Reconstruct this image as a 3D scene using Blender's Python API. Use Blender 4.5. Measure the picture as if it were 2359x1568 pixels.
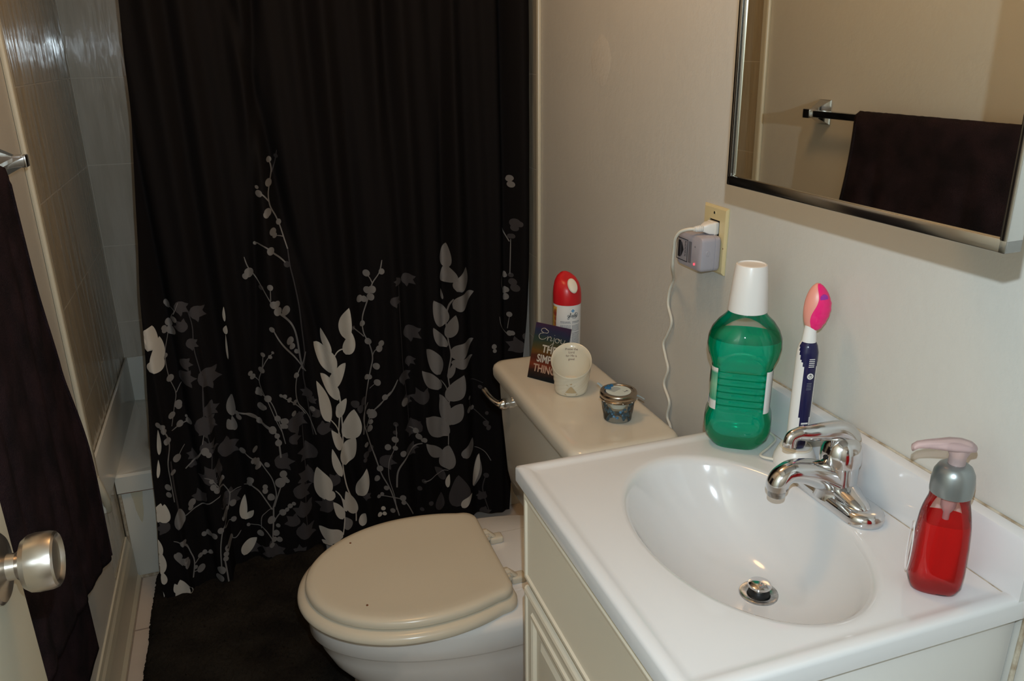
import bpy, bmesh, math, random
from mathutils import Vector, Matrix, noise
random.seed(7)
PI = math.pi
for o in list(bpy.data.objects): bpy.data.objects.remove(o)
scn = bpy.context.scene
col = scn.collection

# ------------------------------------------------------------------ camera
CAM = Vector((-0.78368, -0.99539, 1.42446)); YAW, PITCH, ROLL = -0.3263, -0.3504, -0.0128
FPX = 1830.33; PW, PH = 2359, 1568
_cy, _sy, _cp, _sp = math.cos(YAW), math.sin(YAW), math.cos(PITCH), math.sin(PITCH)
FWD = Vector((-_sy*_cp, _cy*_cp, _sp)); _r = Vector((_cy, _sy, 0)); _u = _r.cross(FWD)
RIGHT = _r*math.cos(ROLL) + _u*math.sin(ROLL); UP = -_r*math.sin(ROLL) + _u*math.cos(ROLL)
cd = bpy.data.cameras.new('camera'); cam = bpy.data.objects.new('camera', cd); col.objects.link(cam)
cd.sensor_width = 36; cd.sensor_fit = 'HORIZONTAL'; cd.lens = 36*FPX/PW; cd.clip_start = .02
m = Matrix((RIGHT, UP, -FWD)).transposed().to_4x4(); m.translation = CAM; cam.matrix_world = m
scn.camera = cam
cd.dof.use_dof = False

# ------------------------------------------------------------------ world, lights, exposure
w = bpy.data.worlds.new('world'); scn.world = w; w.use_nodes = True
w.node_tree.nodes['Background'].inputs[0].default_value = (1, .72, .45, 1)
w.node_tree.nodes['Background'].inputs[1].default_value = .012
scn.view_settings.view_transform = 'Standard'; scn.view_settings.look = 'None'
scn.view_settings.gamma = 1; scn.view_settings.use_curve_mapping = False
scn.view_settings.exposure = 0.0
def light(name, kind, loc, power, colr, size=.1, rot=None, size_y=None):
    l = bpy.data.lights.new(name, kind); l.energy = power; l.color = colr
    if kind == 'AREA':
        l.size = size
        if size_y: l.shape = 'RECTANGLE'; l.size_y = size_y
    else: l.shadow_soft_size = size
    o = bpy.data.objects.new(name, l); o.location = loc
    if rot: o.rotation_euler = rot
    col.objects.link(o); return o
FLASH = CAM + UP*.062 + RIGHT*.014 + FWD*.02
light('camera_flash', 'POINT', FLASH, 26.3, (.75, .90, 1), .004)           # the camera's pop-up flash
light('ceiling_bulb', 'POINT', (-.55, .25, 2.2), 11.2, (1, .58, .25), .12)   # warm bulb of the ceiling fixture
XL, YT, YB, RIM = -1.2086, 1.1756, 1.724, .34
CEIL, YF = 2.35, -1.55
H = .8428; CD, CWD = .4439, .4862

# ------------------------------------------------------------------ helpers
def obj(name, verts, faces, mats, parent=None, fm=None, smooth=False, kind=None):
    me = bpy.data.meshes.new(name)
    off = parent.location if parent is not None and parent.parent is None else None
    if parent is not None and parent.parent is not None: off = parent.parent.location + parent.location
    if off is not None: verts = [(v[0]-off[0], v[1]-off[1], v[2]-off[2]) for v in verts]
    assert max(max(f) for f in faces) < len(verts), name
    me.from_pydata([tuple(v) for v in verts], [], faces)
    if not isinstance(mats, (list, tuple)): mats = [mats]
    for mm in mats: me.materials.append(mm)
    if fm: me.polygons.foreach_set('material_index', fm)
    if smooth: me.polygons.foreach_set('use_smooth', [True]*len(me.polygons))
    me.update()
    o = bpy.data.objects.new(name, me); col.objects.link(o)
    if parent is not None: o.parent = parent
    if kind: o['kind'] = kind
    return o
def thing(name, label, cat, loc=(0, 0, 0), group=None):
    o = bpy.data.objects.new(name, None); o.empty_display_size = .05; col.objects.link(o)
    o.location = loc; o['label'] = label; o['category'] = cat
    if group: o['group'] = group
    return o
def tag(o, label, cat, group=None):
    o['label'] = label; o['category'] = cat
    if group: o['group'] = group
    return o
def rebase(o, loc):
    """put the origin of a top-level mesh at its base"""
    loc = Vector(loc); o.data.transform(Matrix.Translation(-loc)); o.location = loc; return o

class G:
    """collects shapes; build() links them as one mesh"""
    def __init__(s): s.v = []; s.f = []; s.m = []
    def add(s, v, f, mi=0):
        b = len(s.v); s.v += [Vector(x) for x in v]; s.f += [[i+b for i in q] for q in f]; s.m += [mi]*len(f); return s
    def box(s, a, b, mi=0, bev=0, seg=2, M=None):
        bm = bmesh.new(); bmesh.ops.create_cube(bm, size=1)
        a, b = Vector(a), Vector(b); c = (a+b)/2; d = b-a
        for v in bm.verts: v.co = Vector((v.co.x*d.x, v.co.y*d.y, v.co.z*d.z))+c
        if bev: bmesh.ops.bevel(bm, geom=bm.edges[:], offset=bev, segments=seg, profile=.5, affect='EDGES')
        if M is not None: bm.transform(M)
        bm.verts.index_update(); s.add([v.co.copy() for v in bm.verts], [[v.index for v in f.verts] for f in bm.faces], mi); bm.free(); return s
    def loft(s, rings, mi=0, cap0=True, cap1=True, closed=True):
        n = len(rings[0]); v = [p for r in rings for p in r]; f = []
        for k in range(len(rings)-1):
            for i in range(n if closed else n-1):
                j = (i+1) % n; f.append([k*n+i, k*n+j, (k+1)*n+j, (k+1)*n+i])
        if cap0: f.append(list(range(n))[::-1])
        if cap1: f.append([(len(rings)-1)*n+i for i in range(n)])
        return s.add(v, f, mi)
    def lathe(s, prof, c=(0, 0, 0), n=40, mi=0, M=None, sx=1, sy=1, cap0=True, cap1=True):
        rings = []
        for r, z in prof:
            ring = [Vector((r*sx*math.cos(2*PI*i/n), r*sy*math.sin(2*PI*i/n), z)) for i in range(n)]
            if M is not None: ring = [M @ p for p in ring]
            rings.append([p+Vector(c) for p in ring])
        return s.loft(rings, mi, cap0, cap1)
    def tube(s, pts, rad, n=16, mi=0, flat=1, caps=True, up=None):
        pts = [Vector(p) for p in pts]; rings = []
        if not hasattr(rad, '__len__'): rad = [rad]*len(pts)
        prev = None
        for i, p in enumerate(pts):
            t = (pts[min(i+1, len(pts)-1)]-pts[max(i-1, 0)]).normalized()
            if prev is None:
                ref = Vector(up) if up else (Vector((0, 0, 1)) if abs(t.z) < .9 else Vector((0, 1, 0)))
                a = t.cross(ref).normalized()
            else: a = (prev - t*prev.dot(t)).normalized()
            b = a.cross(t).normalized(); prev = a; r = rad[i]
            rings.append([p + a*(r*math.cos(2*PI*k/n)) + b*(r*flat*math.sin(2*PI*k/n)) for k in range(n)])
        return s.loft(rings, mi, caps, caps)
    def build(s, name, mats, parent=None, smooth=True, angle=40, kind=None):
        o = obj(name, s.v, s.f, mats, parent, s.m, False, kind)
        bm = bmesh.new(); bm.from_mesh(o.data)
        bmesh.ops.recalc_face_normals(bm, faces=bm.faces)
        if smooth:
            for f in bm.faces: f.smooth = True
            la = math.radians(angle)
            for e in bm.edges:
                if len(e.link_faces) == 2 and e.calc_face_angle(0) > la: e.smooth = False
        bm.to_mesh(o.data); bm.free(); return o
def spline(pts, n=8):
    pts = [Vector(p) for p in pts]; out = []
    for i in range(len(pts)-1):
        p0, p1, p2, p3 = pts[max(i-1, 0)], pts[i], pts[i+1], pts[min(i+2, len(pts)-1)]
        for k in range(n):
            t = k/n; out.append(.5*((2*p1)+(p2-p0)*t+(2*p0-5*p1+4*p2-p3)*t*t+(3*p1-p0-3*p2+p3)*t**3))
    out.append(pts[-1]); return out
def lerp(a, b, t): return a+(b-a)*t
def smooth01(t): t = max(0, min(1, t)); return t*t*(3-2*t)
def frame(origin, ax, ay, az):
    M = Matrix((Vector(ax), Vector(ay), Vector(az))).transposed().to_4x4(); M.translation = Vector(origin); return M
def text_obj(name, body, size, M, mat, parent, align='CENTER', bend=None, sx=1, shear=0, spacing=1, depth=0.0, bold=0.0):
    c = bpy.data.curves.new('t', 'FONT'); c.body = body; c.size = size; c.align_x = align; c.shear = shear
    c.space_character = spacing; c.resolution_u = 3; c.offset = bold; c.extrude = depth; c.space_line = .9
    o = bpy.data.objects.new('t', c); col.objects.link(o)
    dg = bpy.context.evaluated_depsgraph_get(); me = bpy.data.meshes.new_from_object(o.evaluated_get(dg))
    v = []
    for q in me.vertices:
        p = Vector((q.co.x*sx, q.co.y, q.co.z)); v.append(bend(p) if bend else M @ p)
    f = [list(p.vertices) for p in me.polygons]
    bpy.data.objects.remove(o); bpy.data.curves.remove(c); bpy.data.meshes.remove(me)
    return (v, f) if name is None else obj(name, v, f, mat, parent)

# ------------------------------------------------------------------ materials
def mat(name, base=(.5, .5, .5), rough=.5, metal=0, spec=.5, trans=0, ior=1.45, coat=0, emit=None, es=1, sheen=0):
    mm = bpy.data.materials.new(name); mm.use_nodes = True; b = mm.node_tree.nodes['Principled BSDF']
    b.inputs['Base Color'].default_value = (*base, 1); b.inputs['Roughness'].default_value = rough
    b.inputs['Metallic'].default_value = metal; b.inputs['Specular IOR Level'].default_value = spec
    b.inputs['Transmission Weight'].default_value = trans; b.inputs['IOR'].default_value = ior
    b.inputs['Coat Weight'].default_value = coat; b.inputs['Coat Roughness'].default_value = .05
    b.inputs['Sheen Weight'].default_value = sheen
    if emit: b.inputs['Emission Color'].default_value = (*emit, 1); b.inputs['Emission Strength'].default_value = es
    return mm
def nt(mm): return mm.node_tree.nodes, mm.node_tree.links, mm.node_tree.nodes['Principled BSDF']
def coords(mm, scale=(1, 1, 1), rot=(0, 0, 0), loc=(0, 0, 0)):
    n, l, b = nt(mm); g = n.new('ShaderNodeNewGeometry'); mp = n.new('ShaderNodeMapping')
    mp.inputs['Scale'].default_value = scale; mp.inputs['Rotation'].default_value = rot; mp.inputs['Location'].default_value = loc
    l.new(g.outputs['Position'], mp.inputs['Vector']); return mp.outputs[0]
def bump_noise(mm, scale=200, strength=.15, dist=.001, vec=(1, 1, 1), detail=3):
    n, l, b = nt(mm); c = coords(mm, vec); t = n.new('ShaderNodeTexNoise'); t.inputs['Scale'].default_value = scale; t.inputs['Detail'].default_value = detail
    l.new(c, t.inputs['Vector']); bp = n.new('ShaderNodeBump'); bp.inputs['Strength'].default_value = strength; bp.inputs['Distance'].default_value = dist
    l.new(t.outputs['Fac'], bp.inputs['Height'])
    if b.inputs['Normal'].links: l.new(b.inputs['Normal'].links[0].from_socket, bp.inputs['Normal'])
    l.new(bp.outputs[0], b.inputs['Normal']); return t
def mottle(mm, c1, c2, scale=3, lo=.35, hi=.65, vec=(1, 1, 1), detail=4):
    n, l, b = nt(mm); c = coords(mm, vec); t = n.new('ShaderNodeTexNoise'); t.inputs['Scale'].default_value = scale; t.inputs['Detail'].default_value = detail
    l.new(c, t.inputs['Vector']); r = n.new('ShaderNodeValToRGB')
    r.color_ramp.elements[0].position = lo; r.color_ramp.elements[1].position = hi
    r.color_ramp.elements[0].color = (*c1, 1); r.color_ramp.elements[1].color = (*c2, 1)
    l.new(t.outputs['Fac'], r.inputs[0]); l.new(r.outputs[0], b.inputs['Base Color']); return r
M = {}
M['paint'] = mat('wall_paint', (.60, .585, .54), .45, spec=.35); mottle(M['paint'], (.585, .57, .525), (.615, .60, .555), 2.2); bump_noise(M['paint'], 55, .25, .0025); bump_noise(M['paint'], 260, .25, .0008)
M['ceiling'] = mat('ceiling_paint', (.44, .38, .30), .7); M['front_paint'] = mat('doorway_wall_paint', (.34, .28, .21), .7)  # unseen surfaces, toned dark and warm to cut cool bounce light
M['trim'] = mat('trim_paint', (.62, .58, .46), .32); bump_noise(M['trim'], 40, .1, .001)
def tile_mat(name, c1, c2, grout, size_u, size_v, axis, off, streak, rough=.12, mortar=.0022, bumpd=.004, bs=.5):
    mm = mat(name, c1, rough, spec=.6); n, l, b = nt(mm)
    g = n.new('ShaderNodeNewGeometry'); s = n.new('ShaderNodeSeparateXYZ'); l.new(g.outputs['Position'], s.inputs[0])
    cb = n.new('ShaderNodeCombineXYZ'); l.new(s.outputs[axis[0]], cb.inputs[0]); l.new(s.outputs[axis[1]], cb.inputs[1])
    mp = n.new('ShaderNodeMapping'); mp.inputs['Location'].default_value = (off[0], off[1], 0); l.new(cb.outputs[0], mp.inputs[0])
    br = n.new('ShaderNodeTexBrick'); br.offset = 0; br.squash = 1; l.new(mp.outputs[0], br.inputs['Vector'])
    br.inputs['Scale'].default_value = 1; br.inputs['Brick Width'].default_value = size_u; br.inputs['Row Height'].default_value = size_v
    br.inputs['Mortar Size'].default_value = mortar; br.inputs['Mortar Smooth'].default_value = .3
    no = n.new('ShaderNodeTexNoise'); mp2 = n.new('ShaderNodeMapping'); mp2.inputs['Scale'].default_value = streak
    l.new(g.outputs['Position'], mp2.inputs[0]); l.new(mp2.outputs[0], no.inputs['Vector']); no.inputs['Scale'].default_value = 1; no.inputs['Detail'].default_value = 3
    r = n.new('ShaderNodeValToRGB'); r.color_ramp.elements[0].color = (*c1, 1); r.color_ramp.elements[1].color = (*c2, 1)
    r.color_ramp.elements[0].position = .35; r.color_ramp.elements[1].position = .65; l.new(no.outputs['Fac'], r.inputs[0])
    mx = n.new('ShaderNodeMix'); mx.data_type = 'RGBA'; l.new(br.outputs['Fac'], mx.inputs['Factor']); l.new(r.outputs[0], mx.inputs['A']); mx.inputs['B'].default_value = (*grout, 1)
    l.new(mx.outputs['Result'], b.inputs['Base Color'])
    ms = n.new('ShaderNodeMath'); ms.operation = 'MULTIPLY'; ms.inputs[1].default_value = -.5; l.new(br.outputs['Fac'], ms.inputs[0])
    ad = n.new('ShaderNodeMath'); ad.operation = 'ADD'; l.new(ms.outputs[0], ad.inputs[0]); l.new(no.outputs['Fac'], ad.inputs[1])
    bp = n.new('ShaderNodeBump'); bp.inputs['Strength'].default_value = bs; bp.inputs['Distance'].default_value = bumpd
    l.new(ad.outputs[0], bp.inputs['Height']); l.new(bp.outputs[0], b.inputs['Normal'])
    return mm
Z0 = 1.3628
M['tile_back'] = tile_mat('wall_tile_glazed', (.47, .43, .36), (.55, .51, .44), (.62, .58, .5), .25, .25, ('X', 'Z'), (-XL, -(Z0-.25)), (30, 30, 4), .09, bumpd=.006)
M['tile_left'] = tile_mat('side_tile_shaded', (.43, .375, .28), (.50, .44, .34), (.58, .52, .42), .25, .25, ('Y', 'Z'), (-YB, -(Z0-.25)), (30, 30, 4), .09, bumpd=.006)  # glazed side tile; its warm shadowed tone is put into the colour
M['tile_floor'] = tile_mat('floor_tile', (.55, .48, .42), (.60, .53, .47), (.32, .26, .22), .30, .30, ('X', 'Y'), (-XL-.02, -.944), (6, 6, 6), .3, mortar=.003, bumpd=.002)
M['tub'] = mat('tub_enamel', (.72, .72, .66), .18, spec=.6); bump_noise(M['tub'], 6, .1, .004)
M['stain'] = mat('rust_stain', (.20, .075, .03), .7)
M['caulk'] = mat('old_caulk', (.34, .27, .19), .7); mottle(M['caulk'], (.30, .23, .15), (.55, .50, .40), 60)
M['porc'] = mat('toilet_porcelain', (.70, .65, .55), .12, spec=.6, coat=.3)
M['porc2'] = mat('bowl_porcelain', (.82, .81, .79), .14, spec=.6, coat=.3)
M['seat'] = mat('seat_plastic', (.70, .63, .50), .22, spec=.5); bump_noise(M['seat'], 400, .05, .0003)
M['marble'] = mat('cultured_marble', (.66, .66, .665), .10, spec=.5, coat=.25)
M['cab'] = mat('cabinet_paint', (.78, .70, .56), .35); bump_noise(M['cab'], 90, .1, .0005)
M['cab_side'] = mat('cabinet_side_paint', (.70, .69, .66), .4)
M['chrome'] = mat('chrome', (.66, .66, .67), .10, metal=1); bump_noise(M['chrome'], 14, .04, .002)
M['chrome_worn'] = mat('worn_chrome', (.50, .50, .50), .22, metal=1); mottle(M['chrome_worn'], (.30, .30, .30), (.62, .62, .62), 120)
M['chrome_frame'] = mat('brushed_frame', (.55, .55, .54), .16, metal=1)
M['nickel'] = mat('satin_nickel', (.58, .54, .49), .28, metal=1)
M['dark'] = mat('dark_gap', (.01, .01, .01), .6)
M['mirror'] = mat('mirror_glass', (.86, .84, .74), .012, metal=1)
M['fabric'] = mat('curtain_black_fabric', (.0078, .0068, .0072), .85, spec=.10); bump_noise(M['fabric'], 900, .2, .0004)
M['printD'] = mat('curtain_print_dark_grey', (.058, .053, .056), .75, spec=.2)
M['printM'] = mat('curtain_print_mid_grey', (.20, .19, .185), .75, spec=.2)
M['printL'] = mat('curtain_print_cream', (.53, .50, .45), .75, spec=.2)
M['liner'] = mat('liner_vinyl', (.50, .48, .45), .45)
M['towel'] = mat('towel_terry', (.019, .0145, .016), .95, spec=.08); mottle(M['towel'], (.013, .010, .012), (.030, .018, .022), 14); bump_noise(M['towel'], 500, 1, .003); bump_noise(M['towel'], 25, .4, .006)
M['rug'] = mat('rug_pile', (.024, .021, .018), .95, spec=.1); mottle(M['rug'], (.016, .014, .012), (.034, .029, .023), 9); bump_noise(M['rug'], 700, 1, .003)
M['ivory'] = mat('ivory_plastic', (.66, .56, .32), .3)
M['grey_plastic'] = mat('grey_lilac_plastic', (.40, .375, .42), .35)
M['grey_panel'] = mat('grey_window', (.16, .15, .17), .3)
M['black_ink'] = mat('black_ink', (.015, .015, .02), .5)
M['white_plastic'] = mat('white_plastic', (.78, .76, .73), .3)
M['cord'] = mat('white_cord', (.70, .66, .57), .4)
M['led'] = mat('red_led', (.8, .02, .03), .3, emit=(1, .05, .08), es=2.5)
M['red_cap'] = mat('red_cap_plastic', (.56, .012, .018), .3)
M['can_white'] = mat('can_white', (.72, .71, .70), .25, spec=.5)
M['blue'] = mat('blue_ink', (.03, .25, .55), .4)
M['ink_grey'] = mat('grey_print', (.20, .21, .24), .5)
M['orange'] = mat('orange_ink', (.70, .27, .03), .4)
M['cream_glaze'] = mat('cream_glaze', (.72, .67, .54), .14, spec=.6, coat=.4)
M['wax'] = mat('white_wax', (.74, .70, .60), .4)
M['brown_ink'] = mat('brown_ink', (.13, .045, .03), .6)
M['tin'] = mat('antique_tin', (.42, .35, .28), .25, metal=1)
M['ribbon'] = mat('pale_blue_ribbon', (.34, .46, .54), .5)
M['paper'] = mat('paper_label', (.60, .68, .66), .5)
M['bead'] = mat('blue_glass_bead', (.16, .50, .90), .08, spec=.8, coat=.6)
M['gem'] = mat('silver_gem', (.75, .85, .95), .1, metal=.8)
M['navy'] = mat('navy_plastic', (.012, .012, .06), .18)
M['pink'] = mat('hot_pink_plastic', (.85, .02, .18), .2, emit=None)
M['peach'] = mat('peach_plastic', (.80, .33, .26), .35)
M['purple'] = mat('purple_bristle', (.35, .03, .35), .4)
M['silver'] = mat('silver_paint', (.27, .29, .29), .3, metal=.7)
M['red_streak'] = mat('red_label', (.6, .03, .03), .4)
def clear_mat(name, tint=(.95, .97, .96), gloss=.10, rough=.03, diff=0, dcol=(.8, .8, .8)):
    mm = bpy.data.materials.new(name); mm.use_nodes = True; n = mm.node_tree.nodes; l = mm.node_tree.links
    n.remove(n['Principled BSDF']); out = n['Material Output']
    t = n.new('ShaderNodeBsdfTransparent'); t.inputs[0].default_value = (*tint, 1)
    g = n.new('ShaderNodeBsdfGlossy'); g.inputs['Roughness'].default_value = rough
    fr = n.new('ShaderNodeFresnel'); fr.inputs[0].default_value = 1.5
    mx = n.new('ShaderNodeMixShader'); l.new(fr.outputs[0], mx.inputs[0]); l.new(t.outputs[0], mx.inputs[1]); l.new(g.outputs[0], mx.inputs[2])
    last = mx
    if diff:
        d = n.new('ShaderNodeBsdfDiffuse'); d.inputs[0].default_value = (*dcol, 1); m2 = n.new('ShaderNodeMixShader'); m2.inputs[0].default_value = diff
        l.new(mx.outputs[0], m2.inputs[1]); l.new(d.outputs[0], m2.inputs[2]); last = m2
    l.new(last.outputs[0], out.inputs[0]); return mm
def liquid_mat(name, tint, trans_col, wt=.45, ior=1.33, tl=.25, bump=None):
    """coloured liquid: refraction, plain see-through and a little forward scatter"""
    mm = bpy.data.materials.new(name); mm.use_nodes = True; n = mm.node_tree.nodes; l = mm.node_tree.links
    n.remove(n['Principled BSDF']); out = n['Material Output']
    r = n.new('ShaderNodeBsdfRefraction'); r.inputs['Color'].default_value = (*tint, 1); r.inputs['IOR'].default_value = ior; r.inputs['Roughness'].default_value = .02
    t = n.new('ShaderNodeBsdfTransparent'); t.inputs[0].default_value = (*tint, 1)
    tr = n.new('ShaderNodeBsdfTranslucent'); tr.inputs[0].default_value = (*trans_col, 1)
    df = n.new('ShaderNodeBsdfDiffuse'); df.inputs[0].default_value = (*trans_col, 1)
    a = n.new('ShaderNodeMixShader'); a.inputs[0].default_value = wt; l.new(r.outputs[0], a.inputs[1]); l.new(t.outputs[0], a.inputs[2])
    td = n.new('ShaderNodeMixShader'); td.inputs[0].default_value = .5; l.new(tr.outputs[0], td.inputs[1]); l.new(df.outputs[0], td.inputs[2])
    b = n.new('ShaderNodeMixShader'); b.inputs[0].default_value = tl; l.new(a.outputs[0], b.inputs[1]); l.new(td.outputs[0], b.inputs[2])
    l.new(b.outputs[0], out.inputs[0]); return mm
M['clear'] = clear_mat('clear_plastic')
M['clear_pink'] = clear_mat('pink_clear_plastic', (.93, .80, .80), diff=.36, dcol=(.85, .66, .65))
M['jar_glass'] = clear_mat('jar_glass', (.90, .93, .92), rough=.05, diff=.03, dcol=(.5, .5, .45))
M['green_liquid'] = liquid_mat('green_liquid', (.05, .90, .72), (.001, .88, .62), .45, tl=.38)
M['red_liquid'] = liquid_mat('red_liquid', (.98, .03, .03), (1.0, .002, .004), .45, tl=.55)
M['pop'] = M['chrome_worn']

# ------------------------------------------------------------------ setting
def slab(name, a, b, mm, kind='structure', bev=0):
    g = G(); g.box(a, b, 0, bev); o = g.build(name, mm, None, False); 
    if kind: o['kind'] = kind
    return o
TRY = .962      # where the painted left wall gives way to tile
slab('floor', (XL-.1, YF-.1, -.08), (.1, YB+.1, 0), M['tile_floor'])
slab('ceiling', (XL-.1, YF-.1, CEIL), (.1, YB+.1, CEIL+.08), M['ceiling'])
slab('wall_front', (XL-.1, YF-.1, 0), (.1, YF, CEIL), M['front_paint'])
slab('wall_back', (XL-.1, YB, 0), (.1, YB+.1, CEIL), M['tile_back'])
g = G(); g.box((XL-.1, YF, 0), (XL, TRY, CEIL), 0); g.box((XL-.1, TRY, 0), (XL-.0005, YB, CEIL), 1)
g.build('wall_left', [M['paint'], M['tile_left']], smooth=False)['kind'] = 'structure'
# right wall: paint with old patch marks, tiled inside the tub
n_, l_, b_ = nt(M['paint'])
g = G(); g.box((0, YF, 0), (.1, 1.06, CEIL), 0); g.box((0, 1.06, 0), (.1, YB, CEIL), 1)
g.build('wall_right', [M['paint'], M['tile_left']], smooth=False)['kind'] = 'structure'
# tile edge trims and baseboards
def post(name, x0, x1, y0, y1, z0, z1, mm, bev): slab(name, (x0, y0, z0), (x1, y1, z1), mm, bev=bev)
post('trim_1', XL, XL+.012, TRY-.016, TRY+.010, .44, CEIL, M['trim'], .005)
post('trim_2', -.010, 0, 1.052, 1.068, 0, CEIL, M['trim'], .003)
g = G(); prof = [(0, 0), (.020, 0), (.020, .010), (.013, .022), (.013, .105), (.010, .125), (.006, .135), (.004, .148), (0, .15)]
g.loft([[Vector((XL+a, y, b)) for a, b in prof] for y in (YF, YT-.002)])
g.build('baseboard_left', M['trim'], smooth=False)['kind'] = 'structure'
g = G(); g.loft([[Vector((-a, y, b)) for a, b in prof] for y in (.02, YT-.002)])
g.build('baseboard_right', M['trim'], smooth=False)['kind'] = 'structure'
# rounded bullnose end piece where the tile edge meets the tub
g = G(); g.tube(spline([(XL+.004, .955, .455), (XL+.012, .962, .41), (XL+.013, .985, .365), (XL+.006, 1.01, .33)], 6), [.010]*18+[.006], 12)
g.build('trim_3', M['trim'])['kind'] = 'structure'
# spackle patches
def wall_patch(name, y, z, ry, rz, seed, mm):
    g = G(); n = 40; rings = []
    for k, (s, d) in enumerate(((1, 0), (.9, .0004), (.0001, .0006))):
        rings.append([Vector((-.0002-d, y+math.cos(t)*ry*s*(1+.22*noise.noise(Vector((math.cos(t)*1.6, math.sin(t)*1.6, seed)))), z+math.sin(t)*rz*s*(1+.22*noise.noise(Vector((math.cos(t)*1.6+5, math.sin(t)*1.6, seed)))))) for t in [2*PI*i/n for i in range(n)]])
    g.loft(rings, cap0=False); return g.build(name, mm)
M['patch'] = mat('spackle', (.635, .61, .555), .55); bump_noise(M['patch'], 90, .4, .002)
wall_patch('spackle_patch', .690, 1.40, .052, .052, 1, M['patch'])['kind'] = 'structure'

# ------------------------------------------------------------------ bathtub
tub = thing('bathtub', 'white enamel bathtub with rust-stained apron behind the black shower curtain', 'bathtub', (-.6, 1.45, 0))
x0, x1, y0, y1 = XL+.002, -.002, YT, YB-.003
def rrect(cx, cy, hx, hy, r, z, n=10):
    r = min(r, hx, hy); out = []
    for q, (sx, sy) in enumerate(((1, 1), (-1, 1), (-1, -1), (1, -1))):
        for k in range(n+1):
            a = (q+k/n)*PI/2; out.append(Vector((cx+sx*(hx-r)+r*math.cos(a), cy+sy*(hy-r)+r*math.sin(a), z)))
    return out
g = G(); cx, cy, hx, hy = (x0+x1)/2, (y0+y1)/2, (x1-x0)/2, (y1-y0)/2
rings = [rrect(cx, cy, hx, hy, .001, RIM-.055), rrect(cx, cy, hx, hy, .001, RIM-.006), rrect(cx, cy, hx-.006, hy-.006, .004, RIM),
         rrect(cx, cy, hx-.055, hy-.06, .16, RIM+.001), rrect(cx, cy, hx-.068, hy-.073, .16, RIM-.01), rrect(cx, cy, hx-.085, hy-.085, .16, RIM-.06),
         rrect(cx, cy, hx-.14, hy-.11, .15, .09), rrect(cx, cy, hx-.19, hy-.15, .12, .06)]
g.loft(rings, cap0=False); g.build('basin', M['tub'], tub)
g = G(); g.box((x0, y0+.012, 0), (x1, y0+.03, RIM-.054), 0, .002); ap = g.build('apron', M['tub'], tub)
g = G(); n = 60
vs = []
for i in range(n+1):
    x = lerp(x0, -.75, i/n); th = .0045*(1+.6*noise.noise(Vector((x*9, 0, 3))))*(1-.5*i/n)+.001
    vs += [(x, y0+.0105, RIM-.056+.001), (x, y0+.0105, RIM-.057-th)]
g.add(vs, [[2*i, 2*i+2, 2*i+3, 2*i+1] for i in range(n)]); g.build('rust_line', M['stain'], tub, False)
g = G(); g.box((x0, YB-.010, RIM-.002), (x1, YB-.0005, .492), 0, .003); g.box((x0-.0015, TRY+.02, RIM-.002), (x0+.006, YB-.0005, .492), 0, .002); g.build('wall_flange', M['tub'], tub)
# rust run on the apron, a stain with its own shape
M['rust_run'] = mat('rust_run', (.66, .61, .46), .3)
for px, wd, ln in ((-1.160, .016, .10), ):
    g = G(); vs = []
    for i in range(13):
        t = i/12; ww = wd*(1-t)**.6*(1+.25*noise.noise(Vector((px*30, t*6, 0)))); z = RIM-.062-ln*t; vs += [(px-ww, y0+.0116, z), (px+ww, y0+.0116, z)]
    g.add(vs, [[2*i, 2*i+1, 2*i+3, 2*i+2] for i in range(12)]); g.build('rust_run', M['rust_run'], tub, False)
# aged caulk lines round the tub
g = G(); g.tube([(x0+.004, y0+.010, .003), (x0+.3, y0+.010, .003)], .005, 8); g.tube([(x0+.003, y0+.009, .003), (x0+.004, y0+.009, RIM-.06)], .0045, 8)
g.build('caulk_bead', M['caulk'], tub)

# ------------------------------------------------------------------ rug
g = G(); nx, ny = 170, 260; X0, X1, Y0, Y1 = -1.150, -.665, .10, 1.168
def rug_p(i, j):
    u, v = i/nx, j/ny
    x, y = lerp(X0, X1, u), lerp(Y0, Y1, v)
    x += .004*noise.noise(Vector((u*3, v*9, 1))) + (.006*(1-2*u) if False else 0)
    e = min(u*(X1-X0), (1-u)*(X1-X0), v*(Y1-Y0), (1-v)*(Y1-Y0)); h = .024*smooth01(e/.014)
    h *= 1+.30*noise.noise(Vector((x*14, y*14, 0)))
    h += (.0045*random.random() if e > .001 else 0)
    return Vector((x+random.uniform(-.0022, .0022), y+random.uniform(-.0022, .0022), .0005+h))
P = [rug_p(i, j) for j in range(ny+1) for i in range(nx+1)]
g.add(P, [[j*(nx+1)+i, j*(nx+1)+i+1, (j+1)*(nx+1)+i+1, (j+1)*(nx+1)+i] for j in range(ny) for i in range(nx)])
rug = g.build('bath_rug', M['rug'], None, True, 180)
rebase(rug, ((X0+X1)/2, (Y0+Y1)/2, 0)); tag(rug, 'dark charcoal shaggy bath rug lying on the floor beside the toilet', 'rug')

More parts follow.
